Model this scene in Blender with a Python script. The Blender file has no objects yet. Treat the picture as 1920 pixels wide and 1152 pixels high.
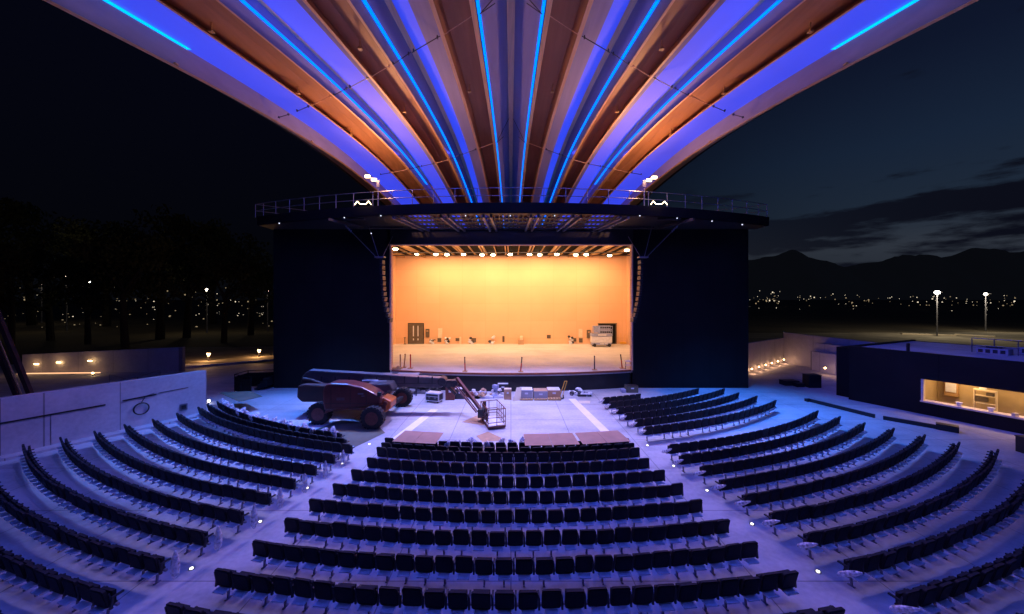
import bpy, bmesh, math, random
from mathutils import Vector, Matrix, noise
random.seed(7)
D = bpy.data
SC = bpy.context.scene
COL = SC.collection
PI = math.pi
rad = math.radians

# ---------------------------------------------------------------- survey constants
F = 690.0; CX = 958.0; HY = 560.0; HC = 7.95          # focal length, axis, horizon, eye height
def XA(px, Y): return (px-CX)/F*Y
def ZA(py, Y): return HC-(py-HY)/F*Y
def G(px, py, z=0.0):
    Y = (HC-z)*F/(py-HY)
    return Vector(((px-CX)/F*Y, Y, z))
def srgb(r, g, b):
    return tuple(((c/255/12.92) if c/255 <= .04045 else ((c/255+.055)/1.055)**2.4) for c in (r, g, b))

# ---------------------------------------------------------------- materials
def newmat(name):
    m = D.materials.new(name); m.use_nodes = True
    nt = m.node_tree; b = nt.nodes['Principled BSDF']
    return m, nt, b
def mat(name, col, rough=.6, var=.25, scale=3.0, metal=0.0, bump=0.0, emis=None, es=0.0, spec=.5, stretch=None, coord='Object', detail=5):
    m, nt, b = newmat(name)
    n = nt.nodes; l = nt.links
    tc = n.new('ShaderNodeTexCoord'); mp = n.new('ShaderNodeMapping')
    if stretch: mp.inputs['Scale'].default_value = stretch
    l.new(tc.outputs[coord], mp.inputs['Vector'])
    nz = n.new('ShaderNodeTexNoise'); nz.inputs['Scale'].default_value = scale; nz.inputs['Detail'].default_value = detail
    l.new(mp.outputs[0], nz.inputs['Vector'])
    rp = n.new('ShaderNodeValToRGB')
    rp.color_ramp.elements[0].position = .3; rp.color_ramp.elements[1].position = .72
    rp.color_ramp.elements[0].color = (*[c*(1-var) for c in col], 1)
    rp.color_ramp.elements[1].color = (*[min(1, c*(1+var)) for c in col], 1)
    l.new(nz.outputs['Fac'], rp.inputs[0]); l.new(rp.outputs[0], b.inputs['Base Color'])
    b.inputs['Roughness'].default_value = rough; b.inputs['Metallic'].default_value = metal
    b.inputs['Specular IOR Level'].default_value = spec
    if bump:
        bp = n.new('ShaderNodeBump'); bp.inputs['Strength'].default_value = bump; bp.inputs['Distance'].default_value = .02
        l.new(nz.outputs['Fac'], bp.inputs['Height']); l.new(bp.outputs[0], b.inputs['Normal'])
    if emis:
        b.inputs['Emission Color'].default_value = (*emis, 1); b.inputs['Emission Strength'].default_value = es
    return m
M = {}
def concrete(name, c0, c1, joints=0.0):
    m, nt, b = newmat(name); n = nt.nodes; l = nt.links
    tc = n.new('ShaderNodeTexCoord')
    a = n.new('ShaderNodeTexNoise'); a.inputs['Scale'].default_value = .22; a.inputs['Detail'].default_value = 6; a.inputs['Roughness'].default_value = .6
    f = n.new('ShaderNodeTexNoise'); f.inputs['Scale'].default_value = 6; f.inputs['Detail'].default_value = 8
    mp = n.new('ShaderNodeMapping'); mp.inputs['Scale'].default_value = (.25, 2.4, 1)
    s = n.new('ShaderNodeTexNoise'); s.inputs['Scale'].default_value = .5; s.inputs['Detail'].default_value = 4
    l.new(tc.outputs['Object'], a.inputs['Vector']); l.new(tc.outputs['Object'], f.inputs['Vector'])
    l.new(tc.outputs['Object'], mp.inputs['Vector']); l.new(mp.outputs[0], s.inputs['Vector'])
    mx = n.new('ShaderNodeMath'); mx.operation = 'MULTIPLY_ADD'; mx.inputs[1].default_value = .35
    l.new(f.outputs['Fac'], mx.inputs[0]); l.new(a.outputs['Fac'], mx.inputs[2])
    m2 = n.new('ShaderNodeMath'); m2.operation = 'MULTIPLY_ADD'; m2.inputs[1].default_value = .4
    l.new(s.outputs['Fac'], m2.inputs[0]); l.new(mx.outputs[0], m2.inputs[2])
    rp = n.new('ShaderNodeValToRGB'); rp.color_ramp.elements[0].position = .62; rp.color_ramp.elements[1].position = 1.1 if False else 1.0
    rp.color_ramp.elements[0].color = (*c0, 1); rp.color_ramp.elements[1].color = (*c1, 1)
    l.new(m2.outputs[0], rp.inputs[0])
    out = rp.outputs[0]
    if joints:
        br = n.new('ShaderNodeTexBrick'); br.offset = 0; br.inputs['Scale'].default_value = 1
        br.inputs['Brick Width'].default_value = joints; br.inputs['Row Height'].default_value = joints
        br.inputs['Mortar Size'].default_value = .018; br.inputs['Color1'].default_value = (1, 1, 1, 1); br.inputs['Color2'].default_value = (.93, .93, .95, 1)
        br.inputs['Mortar'].default_value = (.42, .42, .42, 1)
        l.new(tc.outputs['Object'], br.inputs['Vector'])
        mm = n.new('ShaderNodeMixRGB'); mm.blend_type = 'MULTIPLY'; mm.inputs[0].default_value = 1
        l.new(out, mm.inputs[1]); l.new(br.outputs['Color'], mm.inputs[2]); out = mm.outputs[0]
    l.new(out, b.inputs['Base Color']); b.inputs['Roughness'].default_value = .72
    bp = n.new('ShaderNodeBump'); bp.inputs['Strength'].default_value = .15; bp.inputs['Distance'].default_value = .01
    l.new(f.outputs['Fac'], bp.inputs['Height']); l.new(bp.outputs[0], b.inputs['Normal'])
    return m
def emit(name, col, s):
    m = D.materials.new(name); m.use_nodes = True; nt = m.node_tree
    for x in list(nt.nodes): nt.nodes.remove(x)
    e = nt.nodes.new('ShaderNodeEmission'); o = nt.nodes.new('ShaderNodeOutputMaterial')
    e.inputs[0].default_value = (*col, 1); e.inputs[1].default_value = s
    nt.links.new(e.outputs[0], o.inputs[0]); return m
M['floor'] = concrete('slab concrete', (.31, .305, .31), (.58, .565, .57), 3.45)
M['wallconc'] = concrete('cast concrete', (.34, .32, .33), (.52, .50, .51), 3.6)
M['stagefloor'] = concrete('stage concrete', (.46, .45, .43), (.68, .65, .62), 0)
M['earth'] = mat('dry ground', (.07, .055, .03), .95, .5, .06, detail=9, bump=.3)
M['track'] = mat('dirt road', (.22, .19, .14), .95, .35, .3, detail=8)
M['grass'] = mat('dark grass', (.035, .04, .015), .95, .5, .2, detail=9)
M['hill'] = mat('mountain rock with painted haze', (.03, .03, .035), 1, .4, .01, emis=(.35, .42, .62), es=.0055)  # faint bluish emission stands in for distant haze
M['black'] = mat('black panel', (.0085, .0075, .008), .7, .35, .35, spec=.15)
def clad(name, c0, c1, c2, bw, rh, lo=.55):
    m, nt, b = newmat(name); n = nt.nodes; l = nt.links
    tc = n.new('ShaderNodeTexCoord'); sp = n.new('ShaderNodeSeparateXYZ'); cb = n.new('ShaderNodeCombineXYZ'); ad = n.new('ShaderNodeMath')
    l.new(tc.outputs['Object'], sp.inputs[0]); l.new(sp.outputs['X'], ad.inputs[0]); l.new(sp.outputs['Y'], ad.inputs[1]); l.new(ad.outputs[0], cb.inputs[0]); l.new(sp.outputs['Z'], cb.inputs[1])
    br = n.new('ShaderNodeTexBrick'); br.offset = 0; br.inputs['Scale'].default_value = 1; br.inputs['Brick Width'].default_value = bw; br.inputs['Row Height'].default_value = rh; br.inputs['Mortar Size'].default_value = .02
    br.inputs['Color1'].default_value = (*c0, 1); br.inputs['Color2'].default_value = (*c1, 1); br.inputs['Mortar'].default_value = (*c2, 1); l.new(cb.outputs[0], br.inputs['Vector'])
    nz = n.new('ShaderNodeTexNoise'); nz.inputs['Scale'].default_value = .4; nz.inputs['Detail'].default_value = 6; l.new(tc.outputs['Object'], nz.inputs['Vector'])
    rp = n.new('ShaderNodeValToRGB'); rp.color_ramp.elements[0].position = .3; rp.color_ramp.elements[1].position = .7; rp.color_ramp.elements[0].color = (lo, lo, lo, 1); l.new(nz.outputs['Fac'], rp.inputs[0])
    mm = n.new('ShaderNodeMixRGB'); mm.blend_type = 'MULTIPLY'; mm.inputs[0].default_value = 1; l.new(br.outputs['Color'], mm.inputs[1]); l.new(rp.outputs[0], mm.inputs[2])
    l.new(mm.outputs[0], b.inputs['Base Color']); b.inputs['Roughness'].default_value = .6; b.inputs['Specular IOR Level'].default_value = .2; return m
M['clad'] = clad('black cladding', (.013, .0115, .012), (.010, .009, .0095), (.003, .003, .003), 2.4, 4.7)
M['ochre'] = clad('rear wall render', (.82, .495, .285), (.78, .465, .265), (.70, .41, .23), 3.2, 2.4, .94)
M['blackin'] = mat('black steel', (.013, .012, .014), .5, .3, 2)
M['void'] = mat('dark ceiling deck', (.003, .0028, .003), .9, .3, 1, spec=.1)
M['rust'] = mat('dark rust steel', (.05, .02, .014), .6, .3, 2)
M['greysteel'] = mat('galvanised rail', (.2, .2, .23), .4, .2, 6, metal=.6)
M['darksteel'] = mat('dark steel', (.045, .043, .05), .45, .3, 4, metal=.4)
M['sidewall'] = mat('inner side wall', (.80, .49, .27), .85, .06, .5)
M['rafter'] = mat('timber rafter', (.5, .3, .13), .6, .2, 3, stretch=(6, .5, 6))
M['woodlip'] = mat('stage nosing timber', (.26, .07, .035), .5, .2, 3)
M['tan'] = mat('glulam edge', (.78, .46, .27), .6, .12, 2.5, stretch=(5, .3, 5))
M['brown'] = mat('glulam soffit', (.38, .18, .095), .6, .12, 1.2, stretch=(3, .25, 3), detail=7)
M['plate'] = mat('timber panel tinted with LED glow', (.29, .25, .42), .75, .09, .9, stretch=(2.5, .2, 2.5), detail=7)  # base colour tinted blue to carry the strip glow on the timber
def painted_glow(name, c, e):
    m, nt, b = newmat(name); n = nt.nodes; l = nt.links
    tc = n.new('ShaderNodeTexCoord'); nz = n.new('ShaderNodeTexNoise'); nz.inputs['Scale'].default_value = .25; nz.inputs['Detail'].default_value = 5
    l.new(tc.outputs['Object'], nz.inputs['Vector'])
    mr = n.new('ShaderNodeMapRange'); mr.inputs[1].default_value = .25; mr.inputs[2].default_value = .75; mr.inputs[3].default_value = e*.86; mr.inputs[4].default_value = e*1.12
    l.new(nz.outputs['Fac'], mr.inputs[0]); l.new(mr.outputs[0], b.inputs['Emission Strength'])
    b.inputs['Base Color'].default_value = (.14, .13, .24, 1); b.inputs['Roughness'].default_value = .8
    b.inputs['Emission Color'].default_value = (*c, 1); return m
M['blue'] = painted_glow('roof panel with painted blue glow', (.024, .054, .80), 1.0)  # emission painted in for blue LED light falling on the panels
M['blue2'] = painted_glow('roof panel with painted violet glow', (.06, .06, .62), .45)  # weaker painted glow, same stand-in for LED light
M['led'] = emit('led strip glow', (.0, .15, 1.0), 2.3)
M['ledout'] = emit('outer led strip glow', (.0, .42, 1.0), 1.7)
M['seat'] = mat('charcoal seat shell', (.014, .014, .021), .7, .25, 14, spec=.3)
M['pan'] = mat('pale seat pan edge', (.78, .78, .86), .4, .12, 6)
M['leg'] = mat('seat leg steel', (.17, .17, .24), .45, .2, 8)
M['arm'] = mat('armrest plastic', (.02, .02, .03), .4, .2, 8)
M['bronze'] = mat('boom lift maroon paint', (.13, .027, .022), .36, .3, 1.6)
M['orange'] = mat('boom lift orange paint', (.62, .15, .03), .4, .2, 2)
M['boomgrey'] = mat('boom dark paint', (.085, .07, .07), .3, .3, 1.5)
M['tyre'] = mat('tyre rubber', (.02, .019, .02), .85, .3, 9, bump=.4)
M['rim'] = mat('wheel rim maroon', (.16, .04, .03), .5, .3, 5)
M['white'] = mat('white plastic', (.72, .72, .76), .45, .1, 5)
M['cream'] = mat('pale board', (.74, .62, .44), .8, .1, 2)
M['stripe'] = mat('pale painted stripe', (.88, .8, .68), .7, .06, 1.5)
M['card'] = mat('cardboard', (.50, .30, .17), .85, .12, 3)
M['ply'] = mat('brown hardboard sheet', (.46, .25, .16), .75, .12, 1.6)
M['mat'] = mat('grey green floor protection', (.13, .12, .08), .85, .2, 1.2)
M['redpost'] = mat('red post plastic', (.55, .03, .02), .5, .15, 4)
M['liftblue'] = mat('pale lift paint', (.32, .36, .55), .5, .2, 4)
M['door'] = mat('grey door', (.12, .09, .06), .6, .2, 3)
M['yellow'] = mat('yellow cover', (.75, .40, .04), .6, .1, 3)
M['kitchen'] = mat('kitchen wall', (.46, .34, .18), .7, .12, 1.2)
M['leaf'] = mat('dark foliage', (.05, .055, .02), .9, .5, 1.0)
M['bark'] = mat('tree bark', (.022, .017, .012), .9, .3, 4)
M['screen'] = mat('roof membrane grey', (.34, .34, .38), .8, .25, .6)
M['warm'] = emit('warm lamp', (1, .62, .25), 14)
M['flood'] = emit('stage flood lamp', (1, .78, .42), 30)
M['whitelamp'] = emit('white lamp', (1, .9, .72), 16)
M['poollamp'] = emit('warm white flood', (1, .72, .42), 9)
M['cool'] = emit('small cool lamp', (.75, .8, 1), 1.6)
M['marker'] = emit('aisle marker lamp', (1, .93, .8), 6)
M['town'] = emit('town lamp', (1, .84, .6), 1.2)
def plasticmat():
    m, nt, b = newmat('crumpled clear film'); n = nt.nodes; l = nt.links
    b.inputs['Base Color'].default_value = (.75, .74, .80, 1); b.inputs['Roughness'].default_value = .3
    t = n.new('ShaderNodeBsdfTransparent'); mx = n.new('ShaderNodeMixShader')
    tc = n.new('ShaderNodeTexCoord'); nz = n.new('ShaderNodeTexNoise'); nz.inputs['Scale'].default_value = 9; nz.inputs['Detail'].default_value = 4
    rp = n.new('ShaderNodeValToRGB'); rp.color_ramp.elements[0].position = .4; rp.color_ramp.elements[1].position = .62
    rp.color_ramp.elements[0].color = (.3, .3, .3, 1); rp.color_ramp.elements[1].color = (.95, .95, .95, 1)
    l.new(tc.outputs['Object'], nz.inputs['Vector']); l.new(nz.outputs['Fac'], rp.inputs[0]); l.new(rp.outputs[0], mx.inputs[0])
    l.new(t.outputs[0], mx.inputs[1]); l.new(b.outputs[0], mx.inputs[2]); l.new(mx.outputs[0], n['Material Output'].inputs[0]); return m
M['film'] = plasticmat()

# ---------------------------------------------------------------- mesh helpers
class MB:
    def __init__(s): s.v = []; s.f = []; s.mi = []; s.cur = 0
    def quad(s, *p):
        b = len(s.v); s.v += [tuple(q) for q in p]; s.f.append(tuple(range(b, b+len(p)))); s.mi.append(s.cur); return s
    def box(s, c, d, rz=0, mtx=None):
        x, y, z = [k/2 for k in d]; R = Matrix.Rotation(rz, 3, 'Z'); b = len(s.v); c = Vector(c)
        for i in range(8):
            p = Vector((x if i & 1 else -x, y if i & 2 else -y, z if i & 4 else -z))
            p = (mtx @ p) if mtx else (R @ p)
            s.v.append(tuple(p+c))
        for q in ((0, 2, 3, 1), (4, 5, 7, 6), (0, 1, 5, 4), (2, 6, 7, 3), (0, 4, 6, 2), (1, 3, 7, 5)):
            s.f.append(tuple(b+k for k in q)); s.mi.append(s.cur)
        return s
    def bar(s, p0, p1, w, h=None):
        h = h or w; p0 = Vector(p0); p1 = Vector(p1); d = p1-p0; L = d.length
        if L < 1e-6: return s
        y = d.normalized(); up = Vector((0, 0, 1)) if abs(y.z) < .97 else Vector((1, 0, 0))
        x = y.cross(up).normalized(); z = x.cross(y)
        m = Matrix((x, y, z)).transposed()
        return s.box((p0+p1)/2, (w, L, h), mtx=m)
    def tube(s, p0, p1, r, n=8, r1=None, cap=True):
        r1 = r if r1 is None else r1; p0 = Vector(p0); p1 = Vector(p1); y = (p1-p0).normalized()
        up = Vector((0, 0, 1)) if abs(y.z) < .97 else Vector((1, 0, 0)); x = y.cross(up).normalized(); z = x.cross(y)
        b = len(s.v)
        for p, q in ((p0, r), (p1, r1)):
            for k in range(n):
                a = 2*PI*k/n; s.v.append(tuple(p+x*math.cos(a)*q+z*math.sin(a)*q))
        for k in range(n):
            k2 = (k+1) % n; s.f.append((b+k, b+k2, b+n+k2, b+n+k)); s.mi.append(s.cur)
        if cap:
            s.f.append(tuple(b+k for k in reversed(range(n)))); s.mi.append(s.cur)
            s.f.append(tuple(b+n+k for k in range(n))); s.mi.append(s.cur)
        return s
    def prism(s, poly, a, bb, axis='Y'):
        """poly: 2-D outline extruded from a to bb along axis. axis Y: poly=(x,z); Z: (x,y); X: (y,z)"""
        def P(u, v, t): return (u, t, v) if axis == 'Y' else ((u, v, t) if axis == 'Z' else (t, u, v))
        n = len(poly); b = len(s.v)
        for t in (a, bb):
            for u, v in poly: s.v.append(P(u, v, t))
        for k in range(n):
            k2 = (k+1) % n; s.f.append((b+k, b+k2, b+n+k2, b+n+k)); s.mi.append(s.cur)
        s.f.append(tuple(b+k for k in reversed(range(n)))); s.mi.append(s.cur)
        s.f.append(tuple(b+n+k for k in range(n))); s.mi.append(s.cur); return s
    def strip(s, A, B):
        """surface between two polylines"""
        b = len(s.v); n = len(A)
        s.v += [tuple(p) for p in A]+[tuple(p) for p in B]
        for i in range(n-1): s.f.append((b+i, b+i+1, b+n+i+1, b+n+i)); s.mi.append(s.cur)
        return s
    def ball(s, c, r, seg=8, rings=5, sq=(1, 1, 1), jit=0, seed=0):
        b = len(s.v); c = Vector(c)
        def P(d):
            k = 1+jit*noise.noise(Vector(d)*2.3+Vector((seed*7.1, seed*3.3, 0)))
            return tuple(c+Vector((d[0]*sq[0], d[1]*sq[1], d[2]*sq[2]))*r*k)
        s.v.append(P((0, 0, 1)))
        for i in range(1, rings):
            t = PI*i/rings
            for j in range(seg):
                a = 2*PI*j/seg; s.v.append(P((math.sin(t)*math.cos(a), math.sin(t)*math.sin(a), math.cos(t))))
        s.v.append(P((0, 0, -1))); e = len(s.v)-1
        for j in range(seg):
            j2 = (j+1) % seg
            s.f.append((b, b+1+j, b+1+j2)); s.mi.append(s.cur)
            for i in range(rings-2):
                o = b+1+i*seg; s.f.append((o+j, o+seg+j, o+seg+j2, o+j2)); s.mi.append(s.cur)
            o = b+1+(rings-2)*seg; s.f.append((o+j, e, o+j2)); s.mi.append(s.cur)
        return s
    def mesh(s, name, mats, fix=True):
        me = D.meshes.new(name); me.from_pydata(s.v, [], s.f)
        if not isinstance(mats, (list, tuple)): mats = [mats]
        for m in mats: me.materials.append(M[m] if isinstance(m, str) else m)
        if len(mats) > 1: me.polygons.foreach_set('material_index', s.mi)
        if fix:
            bm = bmesh.new(); bm.from_mesh(me); bmesh.ops.recalc_face_normals(bm, faces=bm.faces); bm.to_mesh(me); bm.free()
        me.update(); return me
    def build(s, name, mats, parent=None, bevel=0, smooth=False, fix=True):
        me = s.mesh(name, mats, fix)
        if smooth:
            for p in me.polygons: p.use_smooth = True
        o = D.objects.new(name, me); COL.objects.link(o)
        if parent: o.parent = parent
        if bevel:
            md = o.modifiers.new('bevel', 'BEVEL'); md.width = bevel; md.segments = 2; md.limit_method = 'ANGLE'
        return o
def thing(name, label, cat, loc=(0, 0, 0), rz=0, group=None):
    o = D.objects.new(name, None); COL.objects.link(o); o.location = loc; o.rotation_euler = (0, 0, rz); o.empty_display_size = .3
    o['label'] = label; o['category'] = cat
    if group: o['group'] = group
    return o
def tag(o, label, cat, group=None):
    o['label'] = label; o['category'] = cat
    if group: o['group'] = group
    return o
def struct(o): o['kind'] = 'structure'; return o
def dup(root, loc, rz, label, group=None):
    r = root.copy(); COL.objects.link(r); r.location = loc; r.rotation_euler = (0, 0, rz); r['label'] = label
    if group: r['group'] = group
    for ch in list(root.children):
        c = ch.copy(); COL.objects.link(c); c.parent = r
        for g in ch.children:
            d = g.copy(); COL.objects.link(d); d.parent = c
    return r
ORD = ['first', 'second', 'third', 'fourth', 'fifth', 'sixth', 'seventh', 'eighth', 'ninth', 'tenth', 'eleventh', 'twelfth', 'thirteenth', 'fourteenth', 'fifteenth', 'sixteenth']
def lamp(name, kind, loc, energy, color, parent=None, aim=None, size=.3, spot=None, blend=.6, sizey=None):
    L = D.lights.new(name, kind); L.energy = energy; L.color = color
    if kind == 'AREA':
        L.size = size
        if sizey: L.shape = 'RECTANGLE'; L.size_y = sizey
    else: L.shadow_soft_size = size
    if kind == 'SPOT': L.spot_size = rad(spot); L.spot_blend = blend
    o = D.objects.new(name, L); COL.objects.link(o); o.location = loc
    if aim is not None:
        d = Vector(aim)-Vector(loc); o.rotation_euler = d.to_track_quat('-Z', 'Y').to_euler()
    if parent: o.parent = parent
    return o

# ---------------------------------------------------------------- ground
b = MB()
NS = 24
b.quad((-4000, -200, -.012), (4000, -200, -.012), (4000, 5000, -.012), (-4000, 5000, -.012))
struct(b.build('ground', 'earth'))
b = MB(); b.quad((-62, -14, 0), (62, -14, 0), (46, 46, 0), (-60, 44.5, 0)); struct(b.build('pavement', 'floor'))
b = MB(); b.quad((30, 58, -.006), (420, 58, -.006), (420, 96, -.006), (30, 84, -.006)); struct(b.build('road', 'track'))
b = MB(); b.quad((-55, 46, -.006), (-20, 46, -.006), (-16, 62, -.006), (-60, 60, -.006)); struct(b.build('path', 'track'))
# far grass
b = MB(); b.quad((34, 46.5, -.004), (140, 46.5, -.004), (140, 57.5, -.004), (34, 57.5, -.004)); tag(b.build('grass_strip', 'grass'), '', ''); o = COL.objects['grass_strip']; del o['label']; del o['category']; struct(o)
# mountains (right, and low ones all round)
def ridge(pts, Y, name, base=-30, depth=500):
    b = MB(); A = []; B = []; C = []
    for i in range(len(pts)-1):
        for k in range(8):
            t = k/8; px = pts[i][0]*(1-t)+pts[i+1][0]*t; t2 = t*t*(3-2*t); py = pts[i][1]*(1-t2)+pts[i+1][1]*t2
            py += noise.noise(Vector((px*.03, 1.3, 0)))*5+noise.noise(Vector((px*.1, 5, 0)))*2
            x = XA(px, Y); A.append((x*.93, Y*.8, base)); B.append((x, Y, ZA(py, Y))); C.append((x*1.1, Y+depth, base))
    b.strip(A, B); b.strip(B, C); struct(b.build(name, 'hill', smooth=True))
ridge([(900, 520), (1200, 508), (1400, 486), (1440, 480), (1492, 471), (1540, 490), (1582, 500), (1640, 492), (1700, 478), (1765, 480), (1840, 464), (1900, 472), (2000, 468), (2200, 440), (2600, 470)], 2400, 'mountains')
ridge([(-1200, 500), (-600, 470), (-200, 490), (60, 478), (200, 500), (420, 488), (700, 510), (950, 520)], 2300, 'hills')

# ---------------------------------------------------------------- sky
w = D.worlds.new('World'); SC.world = w; w.use_nodes = True
nt = w.node_tree; n = nt.nodes; l = nt.links; bg = n['Background']
tc = n.new('ShaderNodeTexCoord'); sep = n.new('ShaderNodeSeparateXYZ'); l.new(tc.outputs['Generated'], sep.inputs[0])
def ramp(stops, src):
    r = n.new('ShaderNodeValToRGB'); e = r.color_ramp.elements
    e[0].position = stops[0][0]; e[0].color = (*srgb(*stops[0][1]), 1); e[1].position = stops[-1][0]; e[1].color = (*srgb(*stops[-1][1]), 1)
    for p, c in stops[1:-1]:
        k = e.new(p); k.color = (*srgb(*c), 1)
    l.new(src, r.inputs[0]); return r
rR = ramp([(0, (30, 34, 42)), (.10, (46, 52, 62)), (.17, (30, 41, 56)), (.28, (23, 36, 56)), (.42, (15, 23, 44)), (.65, (10, 14, 34)), (1, (8, 10, 26))], sep.outputs['Z'])
rL = ramp([(0, (4, 5, 8)), (.25, (4, 5, 13)), (.6, (4, 5, 18)), (1, (4, 5, 16))], sep.outputs['Z'])
mrx = n.new('ShaderNodeMapRange'); mrx.interpolation_type = 'SMOOTHSTEP'; mrx.inputs[1].default_value = .05; mrx.inputs[2].default_value = .82
l.new(sep.outputs['X'], mrx.inputs[0])
mix = n.new('ShaderNodeMixRGB'); l.new(mrx.outputs[0], mix.inputs[0]); l.new(rL.outputs[0], mix.inputs[1]); l.new(rR.outputs[0], mix.inputs[2])
mp = n.new('ShaderNodeMapping'); mp.inputs['Scale'].default_value = (3.2, 3.2, 15); mp.inputs['Location'].default_value = (.35, .1, .28)
l.new(tc.outputs['Generated'], mp.inputs[0]); nz = n.new('ShaderNodeTexNoise'); nz.inputs['Scale'].default_value = 1.5; nz.inputs['Detail'].default_value = 8; nz.inputs['Roughness'].default_value = .55
l.new(mp.outputs[0], nz.inputs['Vector'])
band = n.new('ShaderNodeValToRGB'); e = band.color_ramp.elements
e[0].position = 0; e[0].color = (.25, .25, .25, 1); e[1].position = .34; e[1].color = (0, 0, 0, 1)
for p, v in ((.075, .32), (.105, .42), (.128, .8), (.165, .8), (.195, .3), (.25, .14)): k = e.new(p); k.color = (v, v, v, 1)
l.new(sep.outputs['Z'], band.inputs[0])
ad = n.new('ShaderNodeMath'); ad.operation = 'MULTIPLY_ADD'; ad.inputs[1].default_value = 2.6; l.new(nz.outputs['Fac'], ad.inputs[0]); l.new(band.outputs[0], ad.inputs[2])
cm = n.new('ShaderNodeMapRange'); cm.interpolation_type = 'SMOOTHSTEP'; cm.inputs[1].default_value = 1.62; cm.inputs[2].default_value = 1.92; l.new(ad.outputs[0], cm.inputs[0])
cl = n.new('ShaderNodeMixRGB'); cl.inputs[2].default_value = (*srgb(11, 13, 24), 1)
cf = n.new('ShaderNodeMath'); cf.operation = 'MULTIPLY'; l.new(mrx.outputs[0], cf.inputs[1]); l.new(cm.outputs[0], cf.inputs[0])
l.new(cf.outputs[0], cl.inputs[0]); l.new(mix.outputs[0], cl.inputs[1]); l.new(cl.outputs[0], bg.inputs[0]); bg.inputs[1].default_value = 1.0

# ---------------------------------------------------------------- roof
YO, Y0 = 75.0, 15.5
YS = [0, 65.5, 153, 233, 295, 340, 382, 430]; RS = [1, .856, .66, .495, .38, .315, .258, .20]
def rint(y):
    if y <= 0: return 1-y*.00218
    if y >= YS[-1]: return max(.05, RS[-1]-(y-YS[-1])*.0013)
    for i in range(len(YS)-1):
        if y <= YS[i+1]:
            t = (y-YS[i])/(YS[i+1]-YS[i]); return RS[i]*(1-t)+RS[i+1]*t
def Yof(y): return YO/(1+rint(y)*(YO/Y0-1))
# smooth roof profile table
TAB = sorted([(Yof(y), (HY-y)/F*Yof(y)) for y in range(0, 431, 10)]+[(46.5, 6.9)])
_e0, _e1 = TAB[0], TAB[-1]
TAB = [(_e0[0]-k, _e0[1]-k*.012) for k in (6, 4, 2)][::1]+TAB
_raw = list(TAB)
def zraw(Y):
    for i in range(len(_raw)-1):
        if Y <= _raw[i+1][0]:
            t = (Y-_raw[i][0])/(_raw[i+1][0]-_raw[i][0]); return _raw[i][1]*(1-t)+_raw[i+1][1]*t
    return _raw[-1][1]+(Y-_raw[-1][0])*-.3
TAB = [(10+k*.5, sum(zraw(10+k*.5+j*.5)*math.exp(-(j/5)**2) for j in range(-9, 10))/sum(math.exp(-(j/5)**2) for j in range(-9, 10))) for k in range(74)]
def zroof(Y):
    if Y <= TAB[0][0]: return TAB[0][1]+(Y-TAB[0][0])*.012
    if Y >= TAB[-1][0]: return TAB[-1][1]
    for i in range(len(TAB)-1):
        if Y <= TAB[i+1][0]:
            t = (Y-TAB[i][0])/(TAB[i+1][0]-TAB[i][0]); return TAB[i][1]*(1-t)+TAB[i+1][1]*t
KQ = Y0/F/(YO-Y0)
def RP(q, dz, Y, s=1):
    z = zroof(Y); X = q*KQ*(YO-Y)
    r = (Y0/Y)*(YO-Y)/(YO-Y0)
    X *= 1+1.45*dz/(Y*r)
    return Vector((s*X, Y, HC+z+dz))
ST = [1.5+i*1.5 for i in range(31)]
roof = thing('canopy_roof', 'huge fan-shaped timber roof canopy with blue light strips sweeping over the seats', 'roof')
def rstrip(q0, d0, q1, d1, m, name, s, th=0.0):
    b = MB(); b.strip([RP(q0, d0, Y, s) for Y in ST], [RP(q1, d1, Y, s) for Y in ST])
    return b.build(name, m, roof, fix=False)
def rbeam(q0, q1, d, h, m, name, s, y0=1.5, y1=47):
    b = MB(); st = [Y for Y in ST if y0 <= Y <= y1]
    if st[0] > y0+.1: st = [y0]+st
    if st[-1] < y1-.1 and y1 < 46: st.append(y1)
    P = [[RP(q, dd, Y, s) for Y in st] for q, dd in ((q0, d), (q1, d), (q1, d+h), (q0, d+h))]
    for k in range(4): b.strip(P[k], P[(k+1) % 4])
    for e in (0, -1): b.quad(*[P[k][e] for k in range(4)])
    return b.build(name, m, roof)
rbeam(-8, 8, .82, .5, 'tan', 'glulam_beam', 1)
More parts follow.
